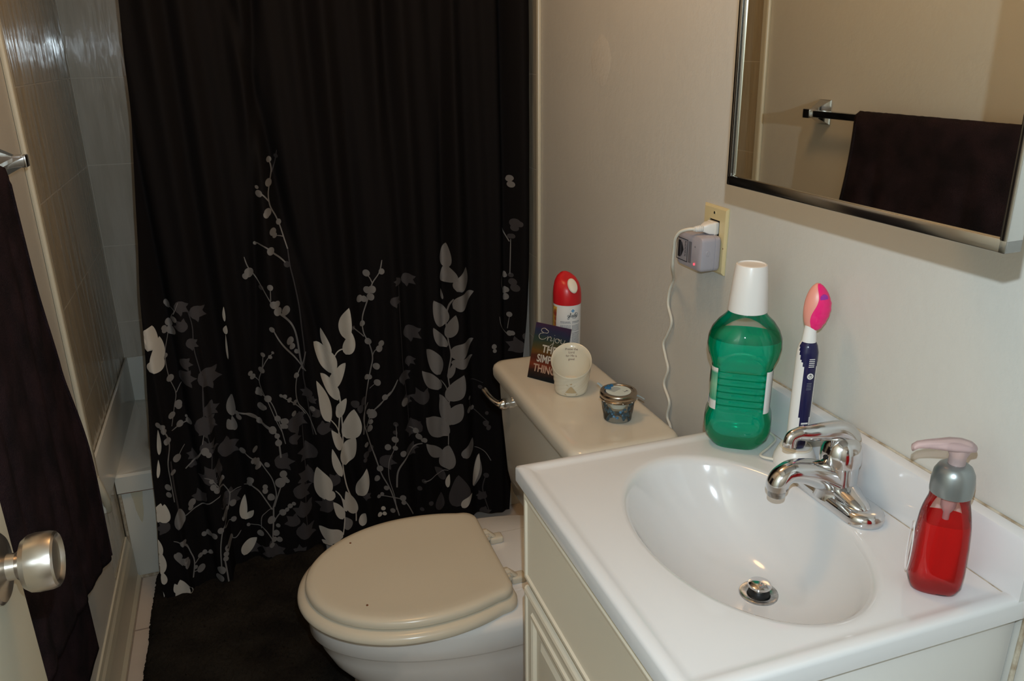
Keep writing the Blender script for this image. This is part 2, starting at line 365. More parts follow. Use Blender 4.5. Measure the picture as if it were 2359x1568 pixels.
# ------------------------------------------------------------------ shower curtain
def ccy(x, z):
    """distance of the curtain's surface from the camera wall at (x, z)"""
    t = smooth01((1.2-z)/1.2)
    b = lerp(1.075, 1.118, t)
    lo = smooth01((1.0-z)/1.0)
    left = smooth01((-.925-x)/.012)            # the left widths hang in front of the rest
    b -= left*lo*.065+smooth01((-1.035-x)/.012)*lo*.03
    amp = lerp(.011, .0065, lo)
    f = amp*math.sin(x*62+1.1*math.sin(z*1.3)+.5*x*z) + amp*.7*math.sin(x*101+1.7+1.6*z) + amp*.55*math.sin(x*37-1.1*z+2)
    # long sloping folds
    for xc, sl, wd, dp in ((-.80, .10, .014, .020), (-.62, -.14, .016, .022), (-.28, .03, .014, .020), (-.095, .0, .012, .018), (-.99, -.02, .010, .014), (-.45, .05, .02, .012)):
        d = (x-xc-sl*(z-.6))/wd; f += dp*math.exp(-d*d)*lerp(1, .55, lo)
    return b+f*1.25
def cleft(z): return lerp(-1.116, -.982, smooth01(z/1.65)*.55+.45*z/1.65) + .006*noise.noise(Vector((0, z*5, 2)))
def cright(z): return lerp(-.085, -.028, min(1, z/.85)) + .003*noise.noise(Vector((4, z*6, 2)))
def hem(x):
    if x < -.935: return .025+.002*math.sin(x*40)
    return .030+.003*math.sin(x*25)
cur = thing('shower_curtain', 'black fabric shower curtain printed with grey and cream leaves and berry twigs', 'curtain', (-.55, 1.09, 0))
g = G(); nx, nz = 520, 150; ZT = 1.98; P = []
for j in range(nz+1):
    for i in range(nx+1):
        s = i/nx; z = lerp(0, 1, j/nz)
        zz = lerp(.03, ZT, z); x = lerp(cleft(min(zz, 1.65)), cright(zz), s); zz = lerp(hem(x), ZT, z)
        P.append(Vector((x, ccy(x, zz), zz)))
g.add(P, [[j*(nx+1)+i, j*(nx+1)+i+1, (j+1)*(nx+1)+i+1, (j+1)*(nx+1)+i] for j in range(nz) for i in range(nx)])
cloth = g
def ray(u, v): return FWD + RIGHT*((u-PW/2)/FPX) - UP*((v-PH/2)/FPX)
def on_cloth(u, v):
    d = ray(u, v); y = 1.1
    for _ in range(12):
        t = (y-CAM.y)/d.y; p = CAM+d*t; y = ccy(p.x, p.z)
    return (p.x, p.z)
#PRINT DATA
def A(x, y): return (300+x/2.24, 300+y/2.24)
def B(x, y): return (300+x/2.3474, 900+y/2.3474)
LAY = {'D': (.0013, 1), 'M': (.0019, 2), 'L': (.0025, 3)}  # D also stands in for fold shade on a stem and a berry
def put(pts2, faces, sh):
    """pts2: (x, z) on the curtain plane"""
    off, mi = LAY[sh]
    V = []
    for x, z in pts2:
        z = max(z, hem(x)+.001); x = min(max(x, cleft(min(z, 1.65))+.0008), cright(z)-.0008)
        V.append(Vector((x, ccy(x, z)-off, z)))
    cloth.add(V, faces, mi)
def bez(fn, pts): return [Vector((*on_cloth(*fn(*p)), 0)) for p in pts]
S = 1/2.3/FPX*2.19      # metres on the curtain per crop pixel
def stem(fn, sh, wd, pts):
    c = spline(bez(fn, pts), 10); V = []; n = len(c)
    for i, p in enumerate(c):
        t = (c[min(i+1, n-1)]-c[max(i-1, 0)]).normalized(); q = Vector((-t.y, t.x, 0))*wd*S/2*(.55+.45*min(1, (i+1)/6))
        V += [(p.x-q.x, p.y-q.y), (p.x+q.x, p.y+q.y)]
    put(V, [[2*i, 2*i+1, 2*i+3, 2*i+2] for i in range(n-1)], sh)
def berry(fn, sh, x, y, r):
    c = Vector((*on_cloth(*fn(x, y)), 0)); r *= S; n = 18; V = [(c.x, c.y)]
    for k, rr in enumerate((.5, 1)):
        for i in range(n):
            a = 2*PI*i/n; V.append((c.x+r*rr*math.cos(a), c.y+r*rr*math.sin(a)*1.12))
    F = [[0, 1+i, 1+(i+1) % n] for i in range(n)]+[[1+i, 1+n+i, 1+n+(i+1) % n, 1+(i+1) % n] for i in range(n)]
    put(V, F, sh)
def leaf(fn, sh, x0, y0, x1, y1, wd):
    a, b = bez(fn, [(x0, y0), (x1, y1)]); d = b-a; q = Vector((-d.y, d.x, 0)).normalized()*wd*S*.5; V = []; n = 16; k = 6
    bend = q*.25*(1 if (int(x0)+int(y1)) % 2 else -1)
    for i in range(n+1):
        t = i/n; ww = (math.sin(PI*t**.72))**.8*(1 if t < .97 else .4); c = a+d*t+bend*math.sin(PI*t)
        for j in range(k+1): s = lerp(-1, 1, j/k)*ww; V.append((c.x+q.x*s, c.y+q.y*s))
    put(V, [[i*(k+1)+j, i*(k+1)+j+1, (i+1)*(k+1)+j+1, (i+1)*(k+1)+j] for i in range(n) for j in range(k)], sh)
def ivy(fn, sh, x, y, s, ang=None):
    c = Vector((*on_cloth(*fn(x, y)), 0)); s *= S*1.05; ang = -PI/2+((x*.013+y*.021) % 1.5-.75)+(PI*.75 if (x+y) % 4 < 1 else 0) if ang is None else ang
    base = [(0, -.80), (.30, -.78), (.58, -.60), (.76, -.25), (.80, .10), (.98, .52), (.68, .50), (.40, .40), (.20, .66), (0, 1.05), (-.20, .66), (-.40, .40), (-.66, .46), (-.95, .44), (-.80, .06), (-.76, -.28), (-.56, -.62), (-.28, -.80)]
    V = [(c.x, c.y)]; n = len(base)*3; out = []
    for i in range(len(base)):
        p, r = base[i], base[(i+1) % len(base)]
        for k in range(3): out.append((lerp(p[0], r[0], k/3), lerp(p[1], r[1], k/3)))
    for f in (.2, .4, .6, .8, 1):
        for p in out: V.append((c.x+s*f*(p[0]*math.cos(ang)-p[1]*math.sin(ang)), c.y+s*f*(p[0]*math.sin(ang)+p[1]*math.cos(ang))))
    F = [[0, 1+i, 1+(i+1) % n] for i in range(n)]
    for k in range(4): F += [[1+k*n+i, 1+(k+1)*n+i, 1+(k+1)*n+(i+1) % n, 1+k*n+(i+1) % n] for i in range(n)]
    put(V, F, sh)
def parse(txt):
    for ln in txt.strip().splitlines():
        ln = ln.split('#')[0].split()
        if not ln: continue
        fn = A if ln[0][0] == 'A' else B; k = ln[0][1]; sh = ln[1]
        if k == 's': stem(fn, sh, float(ln[2]), [tuple(map(float, p.split(','))) for p in ln[3:]])
        else:
            for p in ln[2:]:
                q = list(map(float, p.split(',')))
                {'b': berry, 'l': leaf, 'i': ivy}[k](fn, sh, *q)
parse('''
Ai D 262,915,38 345,940,42 262,1010,36 318,1100,32 285,1205,34 405,1270,60 290,1280,46 415,1430,42 390,1530,52 1430,765,38 1380,780,24 1370,885,32 1450,1040,50 1440,1185,32 1415,1270,42 1505,1375,55 1425,1390,38 1455,1520,50 1990,1110,50 2045,1060,28 860,1500,45 910,1350,32 940,1390,24 960,1460,30
Bi D 405,190,58 530,300,60 420,310,46 340,340,32 440,460,62 380,560,40 545,570,56 900,170,60 890,260,36 960,320,58 830,380,56 950,450,50 930,540,56 1000,470,44 1060,620,54 1100,480,46 940,640,58 880,700,46 950,760,60 660,830,44 800,870,46 920,860,38 1050,200,46 1530,190,55 1520,310,42 1390,380,50 1900,560,32 1920,650,36 1280,570,28 180,740,38 760,860,50
As D 5 295,930 320,1010 330,1130 370,1280 375,1400 385,1568
As D 4 1385,800 1390,930 1400,1100 1410,1250 1430,1400 1440,1568
Bs D 4 930,180 940,320 950,450 950,600 960,760
Bs D 4 395,0 405,190 440,330 440,460
As M 6 715,150 727,200 718,270 712,330 722,390 750,440 772,490 795,560 812,610
As D 6 812,610 825,700 845,780 870,900 885,1020 900,1150 892,1250 905,1330 930,1480 945,1568
As D 5 755,100 745,160 730,215
As M 6 665,320 690,340 715,365
As M 4 748,542 790,546
Ab M 714,148,13 713,268,17 663,326,15 652,292,8 710,423,18 703,436,15 765,470,13 736,522,17 745,540,12
Ab D 750,130,9
As M 7 640,575 700,605 750,640 800,680
Ab M 642,580,8 725,624,18
Ab D 808,690,15
As M 5 587,652 605,700 640,745 680,810 720,880 760,935
As M 9 760,935 800,965 840,1010 860,1070 875,1160 890,1230
Ab M 612,733,22 593,752,14 722,812,14 757,897,16 740,902,18 762,935,20 803,928,22 795,945,12
Ab D 675,810,11
As M 4 722,812 725,880
As M 7 735,1025 770,1085 820,1140 860,1180 905,1240
Ab M 731,1028,13 825,1083,19 836,1112,15 858,1138,12
As M 5 905,1140 890,1200 860,1270 855,1350 870,1410 920,1470 960,1568
Ab M 857,1262,14
As M 4 685,1157 680,1230 665,1285 680,1340 710,1400 750,1490 790,1568
As M 4 735,1148 700,1190 680,1230
As M 4 622,1257 650,1275 665,1290
Ab M 684,1157,11 735,1146,7 722,1168,10 677,1235,15 620,1252,12 632,1268,14 663,1337,15 668,1352,14 706,1387,14 716,1386,13 678,1420,17 760,1485,16 735,1540,16
As M 6 1298,668 1285,730 1250,785 1235,840 1215,900 1197,970 1203,1040 1235,1105 1250,1170 1240,1230 1225,1310 1212,1420 1205,1568
As M 5 1217,740 1235,760 1250,790
As M 5 1150,1015 1180,1040 1205,1062
As M 4 1290,1110 1262,1135 1250,1160
As M 3 1270,1300 1235,1330
Ab M 1217,735,17 1296,727,15 1222,822,18 1248,820,19 1240,858,18 1205,868,16 1182,866,18 1196,994,15 1226,1086,17 1295,1098,16 1285,1125,18 1270,1216,18 1220,1270,14 1233,1270,14 1275,1300,18
Ab D 1151,1018,10 1205,1390,16 1165,1410,18 1190,1445,14
As M 6 1380,1285 1340,1360 1290,1410 1245,1460 1220,1530
Ab M 1313,1376,16 1246,1457,20 1240,1530,11
As M 3 190,890 225,930 210,960 192,1060 180,1160 200,1270 235,1350 228,1420 215,1525
As M 4 265,1295 238,1350
As M 3 245,890 222,950
Ab M 188,885,15 192,897,12 200,985,18 224,975,14 212,1025,22 175,1018,12 177,1032,11 180,1160,11 207,1275,16 248,1408,18 252,1420,14 215,1468,15 257,1510,16 303,1495,16 290,1470,7
As M 6 215,1548 257,1515 300,1497
Al L 90,1140,112,1005,95 100,1245,162,1150,75 120,1240,150,1060,60
Al L 487,985,482,908,14 492,1050,495,1005,22 505,1180,492,1050,10
Al M 525,1470,525,1358,46 545,1540,500,1490,46 538,1545,525,1470,32
As M 8 545,1450 600,1462 670,1498 730,1548
Ab M 549,1455,12 667,1495,15
Al L 1110,1075,1128,915,62 1112,1155,1140,1040,58 1050,1255,945,1088,88 1035,1150,980,1016,34 1045,1325,1110,1198,66 1072,1392,980,1250,60 1030,1505,960,1290,56 1072,1482,1116,1385,46
As L 7 1110,1125 1062,1150 1038,1210 1045,1270 1075,1350 1085,1420 1078,1500 1075,1568
Al M 1625,705,1627,578,52 1620,780,1625,690,78 1685,832,1730,703,86 1665,918,1772,828,84 1612,870,1600,813,16 1610,1008,1565,878,86 1633,1068,1680,953,50 1633,1117,1563,1018,56 1655,1168,1770,1070,86 1655,1198,1765,1155,62 1600,1258,1528,1128,84 1605,1328,1505,1240,72 1640,1280,1675,1192,28 1640,1395,1722,1262,88 1640,1467,1595,1360,50 1648,1518,1715,1410,64 1640,1575,1525,1482,90
As M 6 1655,725 1675,750 1695,790
As M 6 1668,870 1642,905 1628,975 1640,1080 1655,1160 1640,1260 1650,1350 1640,1450 1638,1568
As M 5 1600,1285 1625,1315 1640,1350
Ab M 1957,245,14 1953,250,13 1963,278,15 1928,820,18 1938,820,14 1933,855,18 1925,738,14 1930,745,12
Ab D 1985,478,22 2010,485,14 1982,503,16 1970,545,12 1960,545,12 1972,780,18 1985,812,20 1963,745,12
Ab M 1955,948,14 1957,1045,15 1970,1045,13 1877,1115,14 1880,1137,11
As M 5 1917,500 1935,540 1955,572
As M 4 1918,745 1915,790 1920,820
As M 4 1962,560 1960,660 1958,740
As M 3 1905,960 1915,1010 1945,1050
As M 3 1955,960 1945,1020
As D 5 1750,1375 1755,1420 1800,1460 1850,1505
Ab M 1750,1378,10 1748,1440,17 1763,1427,13
Ab D 1805,1322,11 1840,1458,10 1835,1510,16 1850,1532,14
As D 4 1755,1283 1790,1288 1820,1302
As M 5 778,1370 820,1392 850,1410 905,1460
Ab M 778,1368,9 798,1372,11 822,1390,12 850,1402,12 790,1500,15 800,1525,14 845,1460,13
Bb M 150,185,13 172,200,14 180,222,13 200,272,16 253,362,18 233,438,11 205,520,16 210,560,14
Bs M 5 150,185 190,230 212,290 205,400 222,500 240,600
Bs D 6 220,380 235,500 262,640
Bs M 4 295,285 275,320 250,375
Bl M 262,752,262,636,52
Bs M 4 398,240 390,290
Bs M 7 395,310 350,365 300,418
Bb M 405,328,20 425,346,14
Bb D 345,385,16 330,400,12
Bs M 5 400,470 440,482 500,505 530,535 540,560
Bs M 5 600,515 565,530 540,548
Bs M 6 540,540 535,600 520,680 500,760 490,850 495,950
Bs M 6 490,560 380,610 300,672
Bb M 495,470,14 440,490,12 450,522,16 470,538,16 555,603,18 515,658,17 560,690,15 490,755,16 427,762,16 400,770,13 455,785,16 535,832,21 520,880,14 518,905,14 495,968,22 487,1008,21 335,600,18 328,628,12
Bs M 5 560,690 530,705 515,735
Bs M 6 600,750 570,790 535,835
Bs M 8 510,900 522,960 535,1035
Bl L 615,690,620,556,42 620,692,668,642,34
Bs M 6 235,812 290,830 328,870 348,920 342,1005
Bb M 285,828,15 265,888,17 385,955,20 355,950,10 403,868,13 380,885,12 436,866,12 295,925,20
Bl M 240,880,285,945,34 310,962,322,905,22
Bs M 6 436,866 385,885 352,930
Bs M 5 385,955 342,975
Bl L 290,1132,270,1018,88 295,1128,350,1098,26 185,1112,160,1060,14 252,1090,240,1040,30
Bl L 150,710,165,605,62 195,712,185,610,60 158,900,150,800,34 168,990,165,870,44 185,1045,172,975,32 156,345,150,208,22 150,470,152,370,16
Bs M 9 575,112 640,122 700,155 770,210 800,260 815,360
Bb M 587,140,14 697,155,15 770,213,20 795,243,14 802,280,18
Bs M 5 700,0 760,60 800,150 840,285
Bb M 745,42,18 708,82,19 725,88,12 797,148,16 690,5,14
Bl M 556,112,545,15,32 565,207,528,150,44
Bs M 8 770,845 775,700 775,620
Bs M 6 775,620 790,560 770,480 730,420 680,370 600,312
Bs M 6 820,500 800,560 780,625
Bs M 6 615,502 660,512 720,570 768,640
Bs M 6 885,612 850,632 810,660 780,702
Bs M 5 640,718 695,722 735,755 768,800
Bb M 607,320,16 675,313,14 668,377,15 685,377,15 692,402,17 740,398,14 650,482,18 645,498,14 730,518,14 730,540,15 762,572,20 885,608,11 865,620,14 825,655,19 848,640,12 640,720,10 705,765,18 765,695,22 800,725,12 790,765,18 808,800,16 780,800,15 768,832,14
Bb M 828,448,20 812,495,28 835,478,18 850,485,12 840,162,16 825,190,14 985,95,14
Bs M 4 710,740 712,680 740,650 775,630
Bl L 1170,255,1210,98,98 1140,318,1088,210,46 1165,398,1218,252,84 1070,165,1018,0,58 1125,122,1168,38,44 1145,462,1092,312,44 1050,585,1010,408,100 1110,570,1035,560,60 1232,562,1278,418,62 1225,655,1165,540,62 1150,692,1098,600,52 1150,790,1020,725,96 1095,832,1035,800,44 1255,728,1272,660,44 1170,650,1148,578,26
Bl M 1180,750,1165,680,54
Bs L 7 1125,0 1140,100 1150,260 1148,380 1170,510 1215,620 1222,700
Bs L 5 1080,150 1115,190 1135,240
Bs L 6 1110,538 1145,580 1160,680 1152,775
Bs M 7 1285,60 1262,150 1290,260 1330,370 1360,450 1410,540 1455,672
Bb D 1215,72,20 1245,95,18 1262,60,16 1278,345,18 1272,375,12 1300,310,18
Bb M 1300,165,14 1295,200,18 1278,290,13 1350,418,18 1335,470,17 1385,523,14
Bs M 6 1415,0 1370,50 1300,122
Bb M 1378,33,16 1307,122,26 1288,110,14
Bs M 4 1436,180 1440,260 1425,320 1400,380 1400,470 1430,570 1440,640
Bb D 1436,180,13 1433,225,12
Bb M 1432,262,18 1393,303,18 1433,308,14
Bs M 9 1580,282 1500,350 1450,430 1442,520
Bs M 6 1505,190 1545,215 1580,275
Bb M 1543,212,16 1560,245,17 1478,340,18 1592,266,14 1485,60,22
Bs M 6 1335,570 1430,575 1490,600 1530,662
Bb M 1345,568,11 1362,555,11 1475,578,18 1480,602,14 1420,645,14
Bb L 1368,632,13 1350,665,14 1375,660,12
Bl M 1715,238,1600,150,94 1690,345,1600,285,64 1730,185,1675,25,54 1735,182,1790,68,68 1800,362,1850,250,76 1725,425,1722,292,98 1860,512,1880,340,56
Bl L 1795,630,1848,548,44 1715,520,1725,448,24 1855,512,1885,335,40
Bl D 1765,625,1775,455,128 1680,640,1680,545,64 1700,478,1645,408,44
Bs M 5 1725,0 1722,150 1720,290
Bs M 4 1860,300 1915,325 1950,375
Bs M 6 1720,428 1650,455 1590,490
Bs D 6 1922,455 1905,520 1918,580 1940,645
Bb D 1590,488,13 1565,525,14 1925,455,15 1890,575,14 1928,118,10 1925,180,13 1937,200,13 1628,608,14 1578,638,12
Bl L 615,886,685,788,70
Bi D 665,838,44
''')
cloth.build('fabric', [M['fabric'], M['printD'], M['printM'], M['printL']], cur, True, 180)
g = G(); nz = 60; P = []
for j in range(nz+1):
    z = lerp(.30, ZT, j/nz)
    for i in range(41):
        x = lerp(-.15, -.004-.006*smooth01((z-.3)/1.6), i/40); P.append(Vector((x, 1.138+.006*math.sin(x*90+z*2), z)))
g.add(P, [[j*41+i, j*41+i+1, (j+1)*41+i+1, (j+1)*41+i] for j in range(nz) for i in range(40)])
ln = g.build('curtain_liner', M['liner'], None, True, 180); rebase(ln, (-.08, 1.138, .30))
tag(ln, 'pale grey liner showing along the right edge of the black curtain', 'curtain liner')
rod = G(); rod.tube([(XL+.002, 1.11, 2.02), (-.002, 1.11, 2.02)], .0125, 16)
rd = rod.build('curtain_rod', M['chrome']); rebase(rd, (-.6, 1.11, 2.02)); tag(rd, 'straight chrome rod carrying the black shower curtain above the tub', 'curtain rod')
for k in range(11):
    x = -1.0+k*.095; g = G(); g.tube([(x, 1.11+.021*math.cos(a), 2.012+.032*math.sin(a)-.012) for a in [2*PI*i/16 for i in range(17)]], .0018, 6, caps=False)
    g.build('curtain_ring', M['chrome'], cur)

# ------------------------------------------------------------------ toilet
YC = .410; TC = .429
toi = thing('toilet', 'beige toilet with closed seat lid, standing between rug and vanity', 'toilet', (-.40, YC, 0))
def egg(xf, xb, hw, z, n=56, sq=0, p=2.0, yc=YC, round_back=.0):
    """seat outline: rounded front towards -x, straight back at xb; widest a third from the back"""
    out = []
    xm = lerp(xb, xf, .42)
    for i in range(n+1):
        a = -PI/2+PI*i/n                 # front half
        out.append(Vector((xm-(xm-xf)*math.cos(a), yc+hw*math.sin(a), z)))
    bw = hw*sq; c = []; r = .028
    for i in range(1, 13):
        t = i/13*(xb-r-xm)/(xb-xm)
        c.append((xm+(xb-xm)*t, hw-(hw-bw)*t**2.2))
    hN = c[-1][1]-.002
    for k in range(7):
        a = k/6*PI/2; c.append((xb-r+r*math.sin(a), hN-r*(1-math.cos(a))-.004*k/6))
    out += [Vector((x, yc+h, z)) for x, h in c]
    out += [Vector((x, yc-h, z)) for x, h in reversed(c)]
    return out
def stack(g, rs, **k): g.loft(rs, **k)
# lid
g = G(); xf, xb, hw = -.757, -.358, .183
rs = [egg(xf+.010, xb-.004, hw-.010, .395, sq=.78), egg(xf+.001, xb, hw-.001, .397, sq=.78), egg(xf, xb, hw, .402, sq=.78), egg(xf+.001, xb, hw-.001, .408, sq=.78), egg(xf+.006, xb-.003, hw-.006, .4125, sq=.78),
      egg(xf+.018, xb-.010, hw-.018, .4145, sq=.78), egg(xf+.035, xb-.03, hw-.035, .4125, sq=.78), egg(xf+.13, xb-.11, hw-.12, .4118, sq=.78)]
g.loft(rs); tlid = g.build('lid', M['seat'], toi, True, 60)
for (px, py) in ((807, 1250), (846, 1393)):
    d = ray(px, py); t = (.4135-CAM.z)/d.z; p = CAM+d*t; g = G()
    g.lathe([(.0022, -.0015), (.0022, .0003), (.0006, .0008)], p, 10); g.build('chip_mark', M['stain'], tlid)
# seat ring
g = G(); xf, xb, hw = -.775, -.352, .201
rs = [egg(xf+.012, xb-.004, hw-.012, .371, sq=.76), egg(xf+.002, xb, hw-.002, .373, sq=.76), egg(xf, xb, hw, .379, sq=.76), egg(xf+.003, xb, hw-.003, .387, sq=.76), egg(xf+.012, xb-.004, hw-.012, .392, sq=.76), egg(xf+.03, xb-.01, hw-.03, .3935, sq=.76)]
g.loft(rs); g.build('seat', M['seat'], toi, True, 60)
# hinges
for dy in (.076, -.076):
    g = G(); y = YC+dy
    g.tube([(-.352, y-.012, .394), (-.352, y+.012, .394)], .0085, 14)
    g.tube([(-.366, y, .401), (-.350, y, .401), (-.343, y, .394), (-.332, y, .384)], .009, 12, flat=.6)
    g.box((-.345, y-.013, .3705), (-.312, y+.013, .387), 0, .005, 3)
    g.tube([(-.352, y-.020, .394), (-.352, y-.012, .394)], .0055, 12)
    g.build('hinge', M['seat'], toi)
# bowl
def bowl_ring(xf, xb, hw, z, p=1): return egg(xf, xb, hw, z, sq=.62*p)
g = G()
rs = [egg(-.60, -.10, .105, .0, sq=.9), egg(-.605, -.10, .110, .02, sq=.9), egg(-.60, -.10, .104, .05, sq=.9), egg(-.62, -.10, .112, .10, sq=.85), egg(-.675, -.10, .140, .165, sq=.75), egg(-.718, -.11, .166, .225, sq=.65),
      egg(-.738, -.115, .180, .270, sq=.58), egg(-.745, -.12, .184, .296, sq=.56), egg(-.749, -.12, .187, .301, sq=.55), egg(-.757, -.12, .192, .308, sq=.55), egg(-.759, -.12, .193, .352, sq=.55), egg(-.757, -.12, .191, .364, sq=.56), egg(-.748, -.125, .182, .370, sq=.56), egg(-.6, -.2, .08, .3702, sq=.6)]
g.loft(rs); g.build('bowl', M['porc2'], toi, True, 60)
# rear deck the tank sits on
g = G(); g.box((-.365, YC-.115, .30), (-.085, YC+.115, .3712), 0, .012, 3); g.build('deck', M['porc2'], toi)
g = G(); g.tube(spline([(-.60, YC-.150, .150), (-.50, YC-.170, .225), (-.36, YC-.155, .262), (-.25, YC-.105, .24), (-.2, YC-.10, .16)], 6), .008, 8)
# tank
def tk(x0, x1, hy, z, r=.028): return rrect((x0+x1)/2, TC, (x1-x0)/2, hy, r, z, 6)
g = G()
g.loft([tk(-.205, -.075, .17, .372, .02), tk(-.222, -.066, .195, .380, .03), tk(-.238, -.060, .218, .405), tk(-.247, -.058, .230, .46), tk(-.256, -.055, .240, .60), tk(-.260, -.053, .244, .703)])
g.build('tank', M['porc'], toi, True, 60)
g = G(); a, b, hy = -.2728, -.0448, .252
g.loft([tk(a+.010, b-.006, hy-.010, .7005), tk(a+.002, b, hy-.002, .702), tk(a, b, hy, .708), tk(a, b, hy, .722), tk(a+.002, b-.002, hy-.002, .7295), tk(a+.007, b-.006, hy-.007, .7345), tk(a+.015, b-.013, hy-.015, .7362), tk(a+.028, b-.022, hy-.028, .7352)])
g.build('tank_lid', M['porc'], toi, True, 60)
g = G()
g.lathe([(.0001, -.010), (.0130, -.010), (.0135, -.002), (.0125, .006), (.009, .012), (.0001, .014)], (-.268, .592, .659), 24, M=Matrix.Rotation(-PI/2, 4, 'Y'))
g.tube(spline([(-.270, .592, .660), (-.281, .596, .661), (-.290, .612, .666), (-.296, .634, .673), (-.299, .652, .679)], 5), [.009, .009, .009, .0088, .0085, .0082, .0078, .0075, .0072, .007, .0068, .0066, .0065, .0064, .0064, .0064, .0066, .0068, .007, .0068, .005], 14, flat=.8)
g.build('flush_handle', M['chrome'], toi)
tp = None

# ------------------------------------------------------------------ vanity
van = thing('vanity_cabinet', 'cream painted vanity cabinet under the white sink top', 'cabinet', (-.21, -.24, 0))
FX = -.424; VY1, VY0 = -.010, -.476; VZ = H-.026
g = G(); g.box((FX, VY0, .09), (-.003, VY0+.016, VZ), 0, .0015); g.box((FX, VY1-.016, .09), (-.003, VY1, VZ), 0, .0015)
for a_, b_2 in ((VZ-.03, VZ), (.640, .652), (.09, .115)): g.box((FX+.0003, VY0+.014, a_), (FX+.018, VY1-.014, b_2))
g.box((FX+.0003, VY0+.012, .09), (FX+.018, VY0+.04, VZ)); g.box((FX+.0003, VY1-.04, .09), (FX+.018, VY1-.012, VZ)); g.box((FX+.05, VY0, 0), (-.003, VY1, .105), 0)
g.build('body', M['cab_side'], van, True)
def raised(name, yA, yB, zA, zB, x=FX, inner=None):
    """overlay front with a moulded edge: outer bead, cove, flat field"""
    g = G()
    def rr(ins, dx): return [Vector((x-dx, yA-ins, zA+ins)), Vector((x-dx, yB+ins, zA+ins)), Vector((x-dx, yB+ins, zB-ins)), Vector((x-dx, yA-ins, zB-ins))]
    rs = [rr(0, 0), rr(0, .010), rr(.002, .0135), rr(.006, .015), rr(.0095, .0145), rr(.012, .0115), rr(.015, .0108)]
    if inner: rs += [rr(inner, .0108), rr(inner+.002, .0145), rr(inner+.006, .0155), rr(inner+.010, .0135), rr(inner+.013, .0085), rr(inner+.032, .0085), rr(inner+.04, .0125)]
    g.loft(rs, cap0=False); return g.build(name, M['cab'], van, True, 25)
raised('drawer_front', VY1-.006, VY0+.006, .652, .806)
raised('door', VY1-.006, (VY1+VY0)/2+.002, .11, .636, inner=.030)
raised('door', (VY1+VY0)/2-.002, VY0+.006, .11, .636, inner=.030)

top = thing('sink_top', 'white moulded sink top with oval basin on the vanity', 'sink', (-.22, -.24, H-.026))
# rectangular outline and ellipse sampled together
NP = 240; x0, x1, y0, y1 = -CD, 0.0, -CWD, 0.0
def perim(ins, z, r=.008):
    out = []; bx0, bx1, by0, by1 = x0+ins, x1-(0 if ins < .02 else ins), y0+ins, y1-ins
    cx, cy = -.222, -.25
    for i in range(NP):
        a = 2*PI*i/NP; dx, dy = math.cos(a)*.133, math.sin(a)*.19
        t = min([(bx1-cx)/dx if dx > 1e-9 else 9e9, (bx0-cx)/dx if dx < -1e-9 else 9e9, (by1-cy)/dy if dy > 1e-9 else 9e9, (by0-cy)/dy if dy < -1e-9 else 9e9])
        out.append(Vector((cx+dx*t, cy+dy*t, z)))
    # snap nearest samples to the exact corners
    for X in (bx0, bx1):
        for Y in (by0, by1):
            k = min(range(NP), key=lambda q: (out[q].x-X)**2+(out[q].y-Y)**2); out[k] = Vector((X, Y, z))
    return out
def ell(r, z, off=0): return [Vector((-.222+off+r*.133*math.cos(2*PI*i/NP), -.25+r*.19*math.sin(2*PI*i/NP), z)) for i in range(NP)]
g = G(); rs = [perim(0, H-.027), perim(0, H-.006), perim(.0015, H-.002), perim(.005, H), perim(.012, H+.0005), perim(.017, H-.0005), perim(.021, H-.0022), perim(.027, H-.0026)]
for k in (.35, .7): rs.append([a.lerp(b, k) for a, b in zip(perim(.027, H-.0026), ell(1.07, H-.0026))])
rs += [ell(1.06, H-.0027), ell(1.03, H-.0032), ell(1.0, H-.006), ell(.975, H-.012)]
DEP = .118
for k in range(1, 17):
    r = .975*(1-k/17); f = (1-(r/.975)**2.7)**.95; rs.append(ell(max(r, .09), H-.012-(DEP-.012)*f, .040*(1-r/.975)**.8))
g.loft(rs, cap0=False, cap1=True); g.build('basin', M['marble'], top, True, 50)
g = G(); pr = [(-.0005, H-.002), (-.0205, H-.002), (-.021, H+.066), (-.019, H+.0715), (-.014, H+.074), (-.0005, H+.074)]
yy = [-CWD+.0005, -CWD+.002, -.002, -.0005]
g.loft([[Vector((a, y, b-(.0015 if i in (0, 3) and b > H+.05 else 0))) for a, b in pr] for i, y in enumerate(yy)])
g.build('backsplash', M['marble'], top, True, 30)
g = G(); g.tube([(-.003, -CWD, H+.0745), (-.003, -.3, H+.0748), (-.003, -.1, H+.0746), (-.003, -.001, H+.0745)], .0017, 8); g.tube([(-.0215, -CWD+.01, H-.0026), (-.0215, -.001, H-.0026)], .0009, 6)
g.tube([(-.004, -CWD-.001, .1), (-.004, -CWD-.001, H+.0)], .003, 8)
g.build('caulk_bead', M['caulk'], top)
# drain
DX, DY, DZ = -.222+.040, -.252, H-DEP
g = G(); g.lathe([(.0001, .0005), (.014, .0005), (.0155, .0012), (.0235, .0035), (.0255, .0028), (.0262, .0012)], (DX, DY, DZ), 36, cap0=False, cap1=False); g.build('drain_flange', M['chrome_worn'], top)
g = G(); g.lathe([(.0145, .0012), (.0145, .0032), (.0001, .0034)], (DX, DY, DZ), 28, cap0=False); g.build('drain_gap', M['dark'], top)
g = G(); g.lathe([(.009, .0032), (.009, .0105), (.0140, .012), (.0158, .014), (.0150, .0170), (.010, .0195), (.0001, .0205)], (DX, DY, DZ), 30); g.build('drain_stopper', M['chrome'], top)

